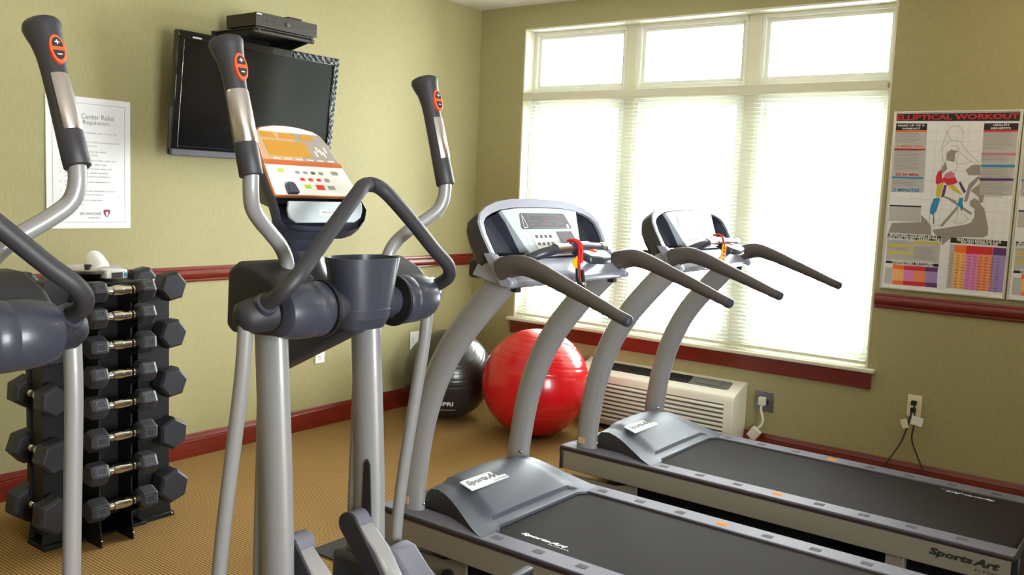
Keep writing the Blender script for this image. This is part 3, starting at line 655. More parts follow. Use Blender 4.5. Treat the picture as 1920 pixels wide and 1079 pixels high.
for side, (ya, yb) in enumerate(((-3.43, -3.28), (-3.02, -2.862))):
    yo, yi = (ya, yb) if side == 0 else (yb, ya)
    for xx in (0.560, 0.664):
        poly = [(yi, 0.0), (yo, 0.0)]
        sg = 1 if side else -1
        for z in reversed(ZS):
            poly += [(yo-sg*0.012, z-0.07), (yo, z-0.035), (yo, z-0.006), (yo-sg*0.006, z-0.006), (yo-sg*0.01, z-0.018), (yo-sg*0.05, z-0.02), (yo-sg*0.055, z+0.01), (yo-sg*0.012, z+0.05)]
        poly = poly[:-1]+[(yo-sg*0.055, 1.035), (yi, 1.035)]
        a = MB(); a.prism([(y+3.15, z) for y, z in poly], 0, xx-0.60-0.003, xx-0.60+0.003); a.build('fin_plate', M['steel_black'], t, bevel=0.001)
    a = MB(); a.box(RB(0.563, min(yi, yo)+0.02, 0.05), RB(0.661, min(yi, yo)+0.026, 1.03)); a.build('web_plate', M['steel_black'], t)
    a = MB(); a.box(RB(0.556, min(ya, yb), 0.0), RB(0.69, max(ya, yb), 0.02)); a.build('foot_bar', M['steel_black'], t, bevel=0.002)
a = MB(); a.box(RB(0.28, -3.30, 0.0), RB(0.70, -3.00, 0.012)); a.build('base_plate', M['steel_black'], t, bevel=0.002)
a = MB(); a.box(RB(0.26, -3.32, 1.02), RB(0.60, -2.98, 1.036)); a.build('top_plate', M['steel_black'], t, bevel=0.002)
a = MB()
for (x, y) in ((0.8095, -3.262), (0.8095, -3.128)): a.sphere(RB(x+0.004, y, 0.03), 0.004, 8)
for (x, y) in ((0.691, -3.29), (0.691, -2.875)): a.sphere(RB(x, y, 0.012), 0.004, 8)
a.build('bolt', M['chrome'], t)

def dumbbell(R, hl, gap, rot=0.0, frame=True):
    """axis along local X, centre at origin"""
    t = empty('dumbbell')
    for s in (-1, 1):
        a = MB(); x0, x1 = s*gap/2, s*(gap/2+hl)
        prof = [(R*0.80, x0), (R, x0+s*hl*0.16), (R, x1-s*hl*0.16), (R*0.84, x1)]
        vs = []
        for r_, h in prof:
            for k in range(6): an = rot+PI/3*k; vs.append((h, r_*math.cos(an), r_*math.sin(an)))
        fs = [(i*6+k, i*6+(k+1) % 6, (i+1)*6+(k+1) % 6, (i+1)*6+k) for i in range(3) for k in range(6)]+[tuple(reversed(range(6))), tuple(range(18, 24))]
        a.add(vs, fs)
        h_ = a.build('hex_head', M['hexrub'], t, smooth=0, bevel=0.0025)
        if frame:
            # worn raised rectangle on one flat
            an = rot+PI/6; nrm = Vector((0, math.cos(an), math.sin(an))); tg = Vector((0, -math.sin(an), math.cos(an))); rr = R*math.cos(PI/6)+0.0004
            for q in range(3):
                an = rot+PI/6+q*2*PI/3; nrm = Vector((0, math.cos(an), math.sin(an))); tg = Vector((0, -math.sin(an), math.cos(an)))
                e = MB(); hw, hh, th = hl*0.24, R*0.30, 0.002; cc = Vector(((x0+x1)/2, 0, 0))+nrm*rr; X = Vector((1, 0, 0))
                for (u0, v0, u1, v1) in ((-hw, -hh, hw, -hh+th), (-hw, hh-th, hw, hh), (-hw, -hh+th, -hw+th, hh-th), (hw-th, -hh+th, hw, hh-th)):
                    e.plate(cc, X, tg, [(u0, v0), (u1, v0), (u1, v1), (u0, v1)], 0.0008 if X.cross(tg).dot(nrm) > 0 else 0.0, 0.0008)
                e.build('raised_label_frame', M['embossed'], h_, smooth=0)
    g = gap/2; a = MB()
    a.lathe([(0.0147, -g-0.002), (0.0160, -g*0.86), (0.0134, -g*0.80), (0.0173, -g*0.62), (0.0141, -g*0.56), (0.0186, -g*0.50), (0.0211, -g*0.2), (0.0218, 0), (0.0211, g*0.2), (0.0186, g*0.50), (0.0141, g*0.56), (0.0173, g*0.62), (0.0134, g*0.80), (0.0160, g*0.86), (0.0147, g+0.002)], (0, 0, 0), (1, 0, 0), 20)
    a.build('chrome_handle', M['chrome'], t)
    return t
NTH = ['topmost', 'second from the top', 'third from the top', 'fourth from the top', 'fourth from the bottom', 'third from the bottom', 'second from the bottom', 'lowest']
rots = [0.0, PI/6*0.15, 0.42, 0.12, 0.06, 0.50, 0.10, 0.46]
for i, z in enumerate(ZC):
    R = 0.044+0.0007*i; hl = 0.070+0.001*i
    d = dumbbell(R, hl, 0.128, PI/6*0+rots[i])
    d.location = (0.838, -3.195, z+0.003); d.rotation_euler = (0, 0, PI/2)
    tag(d, 'hex dumbbell with chrome handle, %s in the rack front column' % NTH[i], 'dumbbell', 'dumbbells in the front column of the rack')
N5 = ['topmost', 'second from the top', 'middle one', 'second from the bottom', 'lowest']
for i, z in enumerate(ZS):
    R = (0.066, 0.066, 0.068, 0.071, 0.075)[i]; hl = 0.078+0.002*i
    d = dumbbell(R, hl, 0.132, (0.20, 0.14, 0.16, 0.50, 0.30)[i], False)
    d.location = (0.612, -2.905, z+0.004)
    tag(d, 'large hex dumbbell, %s on the right side of the rack' % N5[i], 'dumbbell', 'dumbbells on the right side of the rack')
for i, z in enumerate(ZS):
    if i == 1: z = 0.80
    R = (0.066, 0.064, 0.066, 0.070, 0.079)[i]; hl = 0.078+0.002*i
    d = dumbbell(R, hl, 0.132, (0.25, 0.1, 0.45, 0.20, 0.40)[i], False)
    d.location = (0.612, -3.405, z+0.004)
    tag(d, 'large hex dumbbell, %s on the left side of the rack' % N5[i], 'dumbbell', 'dumbbells on the left side of the rack')
# shallow dish + curved gadget on top
t = empty('body_scale', (0.45, -3.10, 1.0365), label='shallow round silver dish with a white front block on top of the dumbbell rack', category='scale')
a = MB(); a.lathe([(0.07, 0), (0.10, 0.012), (0.138, 0.034), (0.140, 0.046), (0.134, 0.050), (0.10, 0.043), (0.0001, 0.041)], (0, 0, 0), (0, 0, 1), 12); a.build('dish', M['brushed'], t)
a = MB(); a.box((0.085, -0.020, 0.014), (0.150, 0.075, 0.052)); a.build('display_block', M['white'], t, bevel=0.005)
a = MB(); a.box((0.1495, 0.005, 0.017), (0.1515, 0.052, 0.040)); a.build('display', M['tvgrey'], t)
a = MB(); a.box((0.1495, 0.060, 0.020), (0.1515, 0.073, 0.038)); a.build('key', mat('teal_key', (60, 150, 170), 0.4), t)
t = empty('hand_strap', (0.48, -3.085, 1.0365+0.040), label='curved glossy white gadget resting on the silver dish', category='gadget')
a = MB(); rows = []
for k in range(17):
    ph = lerp(-1.3, 0.9, k/16); cyy = 0.045*math.sin(ph)*1.1; czz = 0.006+0.042*math.cos(ph*1.1)
    hwid = 0.036*math.sqrt(max(0.05, 1-((k-8)/8.6)**2)); rows.append((cyy, czz, hwid))
top = [[(x_*h-0.0, y_, z_+0.006-x_*h*0.75) for x_ in (-1, -0.5, 0, 0.5, 1)] for y_, z_, h in rows]
bot = [[(x_*h-0.0, y_, z_-0.003-x_*h*0.75) for x_ in (-1, -0.5, 0, 0.5, 1)] for y_, z_, h in rows]
a.grid(top); a.grid(bot, flip=True)
for r_ in range(16):
    for c_ in (0, 4): a.add([top[r_][c_], top[r_+1][c_], bot[r_+1][c_], bot[r_][c_]], [(0, 1, 2, 3)])
for r_ in (0, 16): a.add([top[r_][0], top[r_][4], bot[r_][4], bot[r_][0]], [(0, 1, 2, 3)])
a.build('shell', M['white'], t, smooth=60)
a = MB(); a.lathe([(0.012, 0), (0.020, 0.008), (0.014, 0.014)], (0, -0.045, 0.012), (0, 0, 1), 16); a.build('foot', M['charcoal'], t)
a = MB(); a.cyl((0, -0.045, 0.0), (0, -0.045, 0.016), 0.015, n=16); a.build('stem', M['charcoal'], t)

# ================================================================== TREADMILLS
WT, LT, ZD = 0.823, 2.03, 0.235
def sportsart(mb, org, xd, yd, h, ln, m_=None):
    mb.text('Sports', org, xd, yd, height=h, width=ln*0.625, m=m_, shear=0.18, bold=0.05)
    X = Vector(xd).normalized()
    mb.text('Art', Vector(org)+X*ln*0.615+Vector(yd).normalized()*h*0.19, xd, yd, height=h*0.86, width=ln*0.385, m=m_, shear=0.35, bold=0.05)
    mb.text('FITNESS', Vector(org)+X*ln*0.66-Vector(yd).normalized()*h*0.36, xd, yd, height=h*0.24, width=ln*0.44, m=m_, bold=0.02, space=1.3)
def treadmill(loc, rz, label, belt_text):
    t = empty('treadmill', loc, rz, label=label, category='treadmill')
    # lower chassis
    a = MB(); a.box((0.02, 0.03, 0.135), (LT-0.02, WT-0.03, 0.215)); a.build('chassis', M['steel_black'], t)
    for s, (v0, v1) in enumerate(((0.0, 0.024), (WT-0.024, WT))):
        a = MB(); a.box((0.018, v0, 0.120), (LT-0.025, v1, 0.214)); sp = a.build('side_panel', M['panel_silver'], t, bevel=0.004)
        a = MB()
        if s == 0: sportsart(a, (1.722, -0.0012, 0.158), (1, 0, 0), (0, 0, 1), 0.036, 0.245)
        else: sportsart(a, (LT-1.722+0.245-0.2, WT+0.0012, 0.158), (-1, 0, 0), (0, 0, 1), 0.036, 0.245)
        a.build('printed_logo', M['print_dim'], sp, smooth=0)
    a = MB(); a.box((0.0, -0.004, 0.118), (0.018, WT+0.004, 0.232)); a.build('front_end_cap', M['edge'], t, bevel=0.005)
    a = MB(); a.box((LT-0.03, -0.004, 0.112), (LT, WT+0.004, 0.236)); a.build('rear_end_cap', M['black'], t, bevel=0.008)
    a = MB(); a.box((0.0, -0.005, 0.214), (LT-0.02, 0.10, 0.230)); a.box((0.0, WT-0.10, 0.214), (LT-0.02, WT+0.005, 0.230)); a.box((0.0, 0.10, 0.214), (0.46, WT-0.10, 0.230)); a.build('deck_edge', M['edge'], t, bevel=0.003)
    for s in (0, 1):
        v0, v1 = (0.004, 0.096) if s == 0 else (WT-0.096, WT-0.004)
        a = MB(); a.box((0.0, v0, 0.229), (LT-0.02, v1, ZD)); rl = a.build('foot_rail', M['rail_grey'], t, bevel=0.002)
        vc = 0.055 if s == 0 else WT-0.055
        for k in range(8):
            u = 0.55+0.1815*k
            if u > LT-0.05: break
            a = MB(); a.box((u-0.020, vc-0.015, ZD-0.001), (u+0.020, vc+0.015, ZD+0.0012))
            if k == 3: a.build('orange_marker', M['orange'], rl, bevel=0.001)
            else: a.build('position_pad', M['tick'], rl, bevel=0.001)
    # belt
    prof = [(0.40, 0.205), (0.405, 0.222), (0.42, 0.2265)]+[(LT-0.05, 0.2265)]+[(LT-0.05+0.03*math.sin(q), 0.1965+0.03*math.cos(q)) for q in (0.5, 1.0, 1.57)]+[(0.40, 0.19)]
    a = MB(); a.prism(prof, 1, 0.103, WT-0.103); bt = a.build('running_belt', M['belt'], t)
    a = MB()
    if belt_text == 'near': sportsart(a, (0.575, 0.155, 0.2275), (1, 0.0, 0), (0, 1, 0), 0.026, 0.20)
    else: sportsart(a, (1.83, WT-0.13, 0.2275), (-1, 0.0, 0), (0, -1, 0), 0.026, 0.20)
    a.build('printed_logo', M['print_white'], bt, smooth=0)
    # motor hood : lofted
    US = [0.128, 0.140, 0.165, 0.21, 0.25, 0.29, 0.33, 0.37, 0.41, 0.44, 0.47, 0.495, 0.505]
    ZE = [0.232, 0.285, 0.312, 0.320, 0.314, 0.303, 0.289, 0.274, 0.260, 0.250, 0.241, 0.236, 0.2355]
    HV = [0.405-0.11]*2+[0.405-0.105, 0.305, 0.312, 0.322, 0.335, 0.350, 0.366, 0.378, 0.388, 0.394, 0.396]
    rows = []; vc = WT/2
    for u, ze, hv in zip(US, ZE, HV):
        row = []
        for k in range(25):
            q = -1+2*k/24; v = vc+q*hv
            crown = 0.020*(1-q*q)*min(1, (ze-0.232)/0.05)
            st = 0.011 if abs(q) < 0.70 else 0.0
            uu = u
            if u > 0.45: uu = u-0.022*(1 if abs(q) < 0.70 else 0)
            row.append((uu, v, ze+crown+st*min(1, (ze-0.232)/0.03)))
        rows.append(row)
    a = MB(); a.grid(rows)
    inner = [[(u, v, z-0.012) for (u, v, z) in r_] for r_ in (rows[-2], rows[-1])]
    a.grid([rows[-1], [(u+0.004, v, 0.2285) for u, v, z in rows[-1]]])
    a.grid([[(rows[0][k][0]-0.006, rows[0][k][1], 0.231) for k in range(25)], rows[0]])
    hd = a.build('motor_hood', M['hood'], t, smooth=25)
    for k in (0, 24):
        a = MB(); vs = [(u-0.0, v, z-0.001) for (u, v, z) in (r_[k] for r_ in rows)]; vb = [(r_[k][0], r_[k][1]+(0.004 if k == 0 else -0.004), 0.2305) for r_ in rows]
        a.grid([vs, vb]); 
        vin = [(x_, y_+(0.02 if k == 0 else -0.02), z_) for x_, y_, z_ in vs]; a.grid([vin, vb])
        a.build('hood_side', M['hood_dark'], hd)
    a = MB(); 
    zl = lambda u: 0.345-0.28*(u-0.28)
    Xd = Vector((0, 1, 0)); Yd = Vector((-1, 0, 0.27)).normalized()
    o = Vector((0.285, 0.300, 0.3335))
    a.plate(o, Xd, Yd, [(-0.118, -0.034), (0.118, -0.034), (0.118, 0.034), (-0.118, 0.034)], 0.0015, 0.006); pt = a.build('name_plate', M['print_white'], hd, bevel=0.001)
    a = MB(); sportsart(a, o+Xd*-0.105+Yd*-0.016+Xd.cross(Yd)*0.0024, Xd, Yd, 0.040, 0.20); a.build('printed_logo', M['print_black'], pt, smooth=0)
    # uprights
    path = [(0.108, 0.229), (0.110, 0.33), (0.122, 0.43), (0.138, 0.53), (0.162, 0.63), (0.196, 0.73), (0.243, 0.83), (0.300, 0.92), (0.372, 1.01), (0.452, 1.10), (0.515, 1.165)]
    for v in (0.075, WT-0.068):
        a = MB(); pts = cat([(u, v, z) for u, z in path], 5)
        rr = []
        for i in range(len(pts)): rr.append((0.056, 0.034))
        a.tube(pts, rr, 24, ref=(1, 0, 0.0)); up_ = a.build('upright', M['silver'], t, smooth=50)
        a = MB(); sg = -1 if v < 0.4 else 1
        for (du, zz) in ((0.058, 0.262), (-0.056, 0.275)): a.sphere((0.108+du, v, zz), 0.008, 10)
        if sg > 0: a.sphere((0.15, v-0.034, 0.33), 0.007, 10)
        a.build('bolt', M['chrome'], up_)
        if sg < 0:
            a = MB(); a.box((0.080, v-0.036, 0.255), (0.115, v-0.0325, 0.285)); a.build('sticker', M['tanface'], up_)
    # console
    P0 = Vector((0.50, 0, 1.24)); S = Vector((-0.115, 0, 0.21)).normalized(); N = Vector((0.21, 0, 0.115)).normalized()
    def Q(v, s, n): return P0+Vector((0, v, 0))+S*s+N*n
    sh = [(0.035, 0.0), (0.020, 0.03), (0.012, 0.10), (0.016, 0.145), (0.04, 0.180), (0.09, 0.207), (0.16, 0.228), (0.25, 0.240), (WT/2, 0.246)]
    outl = sh+[(WT-v, s) for v, s in reversed(sh[:-1])]
    a = MB(); n = len(outl)
    fr_ = [Q(v, s, 0) for v, s in outl]; c0 = Vector((0, 0, 0))
    bk = [Q(lerp(v, WT/2, 0.06), lerp(s, 0.10, 0.06)-0.02, -0.085) for v, s in outl]
    pk = [(0.052, 0.028), (0.046, 0.10), (0.056, 0.142), (0.085, 0.165), (0.165, 0.187), (0.238, 0.024)]
    inner = [(0.165, 0.190), (0.235, 0.012)]
    # front ring : outline to opening
    op = [(0.048, 0.010), (0.042, 0.03), (0.036, 0.10), (0.044, 0.142), (0.068, 0.163), (0.11, 0.180), (0.172, 0.196), (0.26, 0.205), (WT/2, 0.208)]
    op = op+[(WT-v, s) for v, s in reversed(op[:-1])]
    fo = [Q(v, s, 0.004) for v, s in op]; fi = [Q(v, s, -0.008) for v, s in op]
    mid = [Q(lerp(v, WT/2, 0.012), lerp(s, 0.10, 0.012), 0.006) for v, s in outl]
    a.grid([fr_+[fr_[0]], mid+[mid[0]]]); a.grid([mid+[mid[0]], fo+[fo[0]]]); a.grid([fo+[fo[0]], fi+[fi[0]]])
    cn = a.build('console_bezel', M['shell'], t, smooth=40)
    a = MB(); a.grid([fr_+[fr_[0]], [Q(v, s-0.008, -0.06) for v, s in outl]+[Q(outl[0][0], outl[0][1]-0.008, -0.06)], bk+[bk[0]]]); a.add(bk, [tuple(range(n))]); a.add([q-N*0.045 for q in fi], [tuple(range(n))])
    a.build('console_back', M['hood_dark'], t, smooth=35)
    # side pockets (recessed trays) and centre face
    for sg in (0, 1):
        fl_ = (lambda v: v) if sg == 0 else (lambda v: WT-v)
        a = MB(); pkp = [Q(fl_(v), s, -0.006) for v, s in pk]; pkd = [Q(fl_(lerp(v, 0.14, 0.08)), s, -0.050) for v, s in pk]
        a.grid([pkp+[pkp[0]], pkd+[pkd[0]]]); a.add(pkd, [tuple(range(6))]); a.build('storage_pocket', M['charcoal'], cn, smooth=0)
    a = MB(); fc = [(0.165, 0.190), (0.26, 0.200), (WT/2, 0.203), (WT-0.26, 0.200), (WT-0.165, 0.190), (WT-0.240, 0.010), (0.240, 0.010)]
    a.plate(P0, (0, 1, 0), S, fc, 0.010, 0.05); face = a.build('console_face', M['pale'], t, bevel=0.003)
    def onface(name, quad, m_, lift=0.0112, par=None, r=0): 
        a = MB(); a.plate(P0, (0, 1, 0), S, quad, lift, 0.003); return a.build(name, m_, face if par is None else par, bevel=0.0008)
    dq = [(0.252, 0.112), (0.571, 0.112), (0.578, 0.118), (0.560, 0.172), (0.552, 0.178), (0.271, 0.178), (0.263, 0.172), (0.245, 0.118)]
    ds = onface('display', dq, M['lcd_dark'])
    a = MB()
    def ln(v0, s0, v1, s1, th=0.0018, m_=None, lift=0.0118):
        p0, p1 = Q(v0, s0, lift), Q(v1, s1, lift); d_ = (p1-p0).normalized(); k_ = d_.cross(N)*th/2
        a.add([p0-k_, p1-k_, p1+k_, p0+k_], [(0, 1, 2, 3)], m_)
    for (v0, s0, v1, s1) in ((0.31, 0.170, 0.52, 0.170), (0.31, 0.170, 0.31, 0.148), (0.52, 0.170, 0.52, 0.148), (0.30, 0.144, 0.36, 0.144), (0.45, 0.144, 0.52, 0.144), (0.31, 0.132, 0.34, 0.132), (0.38, 0.132, 0.45, 0.132), (0.48, 0.132, 0.53, 0.132), (0.31, 0.117, 0.54, 0.117)): ln(v0, s0, v1, s1, 0.0016, M['print_grey'])
    ln(0.275, 0.172, 0.262, 0.118, 0.003, M['print_white']); ln(0.277, 0.165, 0.288, 0.120, 0.003, M['print_white']); ln(0.283, 0.118, 0.262, 0.118, 0.003, M['print_white'])
    ln(0.40, 0.145, 0.43, 0.145, 0.004, M['redkey']); ln(0.545, 0.122, 0.560, 0.122, 0.016, M['print_white'])
    a.build('display_print', M['print_grey'], ds, smooth=0, recalc=False)
    onface('key_panel', [(0.300, 0.030), (0.455, 0.030), (0.445, 0.100), (0.290, 0.100)], M['white'])
    onface('fan_grille', [(0.470, 0.050), (0.575, 0.050), (0.565, 0.100), (0.460, 0.100)], M['lcd_dark'])
    for r_ in range(2):
        for c_ in range(4):
            v_ = 0.318+c_*0.030-r_*0.0; s_ = 0.080-r_*0.030
            onface('key', [(v_-0.008, s_-0.006), (v_+0.008, s_-0.006), (v_+0.008, s_+0.006), (v_-0.008, s_+0.006)], M['charcoal'], 0.0128)
    for c_ in range(3): onface('key', [(0.255, 0.085-c_*0.02), (0.28, 0.085-c_*0.02), (0.28, 0.095-c_*0.02), (0.255, 0.095-c_*0.02)], M['white'], 0.0118)
    # lower tray
    a = MB(); a.prism([(0.425, 1.222), (0.50, 1.236), (0.53, 1.215), (0.578, 1.168), (0.578, 1.150), (0.565, 1.142), (0.40, 1.178)], 1, 0.03, WT-0.03); a.build('accessory_tray', M['shell'], t, bevel=0.006)
    for v in (0.085, WT-0.085):
        a = MB(); a.box((0.545, v-0.012, 1.128), (0.575, v+0.012, 1.145)); a.build('bracket', M['black'], t, bevel=0.003)
    a = MB(); a.box((0.360, 0.055, 1.165), (0.44, WT-0.055, 1.235)); a.build('cross_beam', M['hood_dark'], t, bevel=0.012)
    # centre bar with stop pod
    a = MB(); bar = cat([(0.50, 0.185, 1.215), (0.545, 0.19, 1.245), (0.58, 0.235, 1.268), (0.59, 0.30, 1.278), (0.59, 0.41, 1.282), (0.59, 0.54, 1.278), (0.59, 0.60, 1.268), (0.555, 0.645, 1.245), (0.50, 0.655, 1.205)], 6)
    a.tube(bar, 0.0185, 16); cb = a.build('centre_handlebar', M['charcoal'], t)
    for v0, v1 in ((0.27, 0.36), (0.575, 0.61)):
        a = MB(); a.tube([(0.591, v, 1.276+0.004*(1-abs(v-0.41)*4)) for v in (v0, (v0+v1)/2, v1)], 0.0198, 16, ref=(0, 0, 1)); a.build('pulse_sensor', M['brushed'], cb)
    a = MB(); pod = [(0.395, 0.55), (0.405, 0.535), (0.42, 0.528)]
    po_ = [(0.530, 0.420), (0.530, 0.575), (0.60, 0.60), (0.648, 0.575), (0.660, 0.50), (0.648, 0.430), (0.60, 0.410)]
    a.prism([(u, v) for u, v in po_], 2, 1.270, 1.300); a.v = [(x, y, z-(x-0.53)*0.42) for x, y, z in a.v]; pd = a.build('stop_pod', M['charcoal'], t, bevel=0.006)
    a = MB(); a.prism([(lerp(u, 0.60, 0.10), lerp(v, 0.5, 0.10)) for u, v in po_], 2, 1.298, 1.3022); a.v = [(x, y, z-(x-0.53)*0.42) for x, y, z in a.v]; a.build('pod_cover', M['cwhite'], pd, bevel=0.001)
    a = MB(); a.lathe([(0.026, 0), (0.026, 0.003), (0.022, 0.005)], (0.600, 0.50, 1.2725), (0.387, 0, 0.92), 28); a.build('stop_button', M['redkey'], pd)
    # hand rails
    for v, vo in ((0.028, -1), (WT-0.028, 1)):
        cl = [(0.535, 1.205), (0.575, 1.222), (0.635, 1.230), (0.715, 1.210), (0.80, 1.180), (0.90, 1.145), (1.00, 1.108), (1.045, 1.092)]
        pts = cat([(u, v, z) for u, z in cl], 5); k = len(pts); rr = []
        for i in range(k):
            q = i/(k-1); rr.append((lerp(0.046, 0.020, min(1, q*1.15)**0.8) if q > 0.08 else 0.040+0.07*q, lerp(0.036, 0.019, q)))
        a = MB(); a.tube(pts, rr, 20, ref=(0, 0, 1)); hr_ = a.build('handrail', M['rail_grip'], t, smooth=60)
        e = pts[-1]; a = MB(); a.tube([e, e+Vector((0.012, 0, -0.004)), e+Vector((0.018, 0, -0.006))], [(0.0205, 0.0195), (0.019, 0.018), (0.010, 0.010)], 18, ref=(0, 0, 1)); a.build('end_cap', M['charcoal'], hr_)
        a = MB(); a.prism([(0.46, 1.262), (0.505, 1.262), (0.600, 1.170), (0.592, 1.150), (0.545, 1.150)], 1, v-0.016*1, v+0.016*1); a.build('rail_root_cover', M['shell'], t, bevel=0.006)
    # under frame
    for v in (0.045, WT-0.045):
        a = MB(); a.prism([(0.03, 0.020), (0.05, 0.085), (0.30, 0.085), (0.42, 0.120), (0.42, 0.025), (0.30, 0.010)], 1, v-0.006, v+0.006); br_ = a.build('lift_bracket', M['panel_silver'], t, bevel=0.002)
        a = MB()
        for (u, z, r_) in ((0.085, 0.045, 0.008), (0.13, 0.043, 0.008), (0.175, 0.041, 0.008), (0.22, 0.039, 0.008), (0.35, 0.045, 0.012)): a.cyl((u, v-0.0068, z), (u, v+0.0068, z), r_, n=16)
        a.build('bracket_hole', M['print_black'], br_)
        a = MB(); a.box((1.56, v-0.025, 0.0), (1.63, v+0.025, 0.130)); a.build('leg', M['panel_silver'], t, bevel=0.003)
        a = MB(); a.cyl((0.34, v-0.02, 0.03), (0.34, v+0.02, 0.03), 0.03, n=20); a.build('wheel', M['black'], t)
    for q0, q1 in (((0.32, 0.06, 0.02), (0.36, WT-0.06, 0.06)), ((1.58, 0.06, 0.03), (1.62, WT-0.06, 0.08))):
        a = MB(); a.box(q0, q1); a.build('cross_member', M['steel_black'], t)
    return t
tF = treadmill((1.7449, -1.3998, 0), -0.0133, 'grey treadmill nearest the window wall, in front of the wall air conditioner', 'far')
tN = treadmill((1.7061, -2.6186, 0), -0.0133, 'grey treadmill nearest the camera, with a red ball behind its uprights', 'near')

# safety keys on the centre bars
def key(par_loc, label, big):
    t = empty('safety_key', par_loc, -0.0133, label=label, category='safety key')
    if big:
        a = MB(); a.tube(cat([(-0.028, 0, 0.03), (0, 0.003, 0.036), (0.022, 0.0, 0.022), (0.030, 0.006, -0.02)], 4), 0.005, 8); a.build('red_cord', M['red'], t)
        a = MB(); a.box((0.028, -0.022, -0.095), (0.031, 0.028, -0.010), R=Matrix.Rotation(math.radians(-14), 3, 'X')); tg = a.build('yellow_tag', M['yellow'], t, bevel=0.001)
        a = MB()
        for k in range(4): a.box((0.0312, -0.008, -0.085+k*0.018), (0.0318, 0.016, -0.076+k*0.018), R=Matrix.Rotation(math.radians(-14), 3, 'X'))
        a.build('red_print', M['red'], tg)
    else:
        a = MB(); a.tube(cat([(-0.026, 0, 0.024), (-0.006, 0.0, 0.028), (0.022, 0.004, 0.012), (0.026, 0.006, -0.05), (0.03, 0.010, -0.14)], 5), (0.006), 8); a.tube(cat([(-0.024, 0.012, 0.022), (0.0, 0.012, 0.029), (0.024, 0.02, 0.008), (0.026, 0.024, -0.055)], 5), 0.006, 8); a.build('red_strap', M['red'], t)
        a = MB(); a.prism([(-0.030, -0.052), (0.0, -0.028), (0.028, -0.048), (0.024, -0.070), (-0.008, -0.078)], 0, 0.018, 0.021); a.build('yellow_tag', M['yellow'], t)
        a = MB(); a.tube(cat([(0.028, -0.006, -0.075), (0.030, -0.002, -0.115), (0.032, 0.018, -0.150), (0.032, 0.036, -0.135), (0.030, 0.022, -0.085)], 5), 0.008, 10); a.build('black_clip', M['black'], t)
        a = MB(); a.sphere((0.036, 0.024, -0.134), 0.009, 12); a.build('clip_rivet', M['chrome'], t)
    return t
def tpt(o, u, v, z): th = -0.0133; return (o[0]+u*math.cos(th)-v*math.sin(th), o[1]+u*math.sin(th)+v*math.cos(th), z)
key(tpt((1.7061, -2.6186), 0.592, 0.388, 1.280), 'red strap with small orange tag and black clip hanging on the near treadmill bar', False)
key(tpt((1.7449, -1.3998), 0.592, 0.388, 1.280), 'red cord with a big yellow tag hanging on the far treadmill bar', True)

# black mat under the near treadmill
tag(MB().box((1.43, -2.73, 0.0), (3.80, -1.72, 0.006)).build('floor_mat', M['mat'], bevel=0.002), 'thin dark floor mat on the carpet under the near treadmill', 'floor mat')
tag(MB().box((1.86, -1.71, 0.0), (3.90, -0.42, 0.006)).build('floor_mat', M['mat'], bevel=0.002), 'thin dark floor mat on the carpet under the far treadmill', 'floor mat')

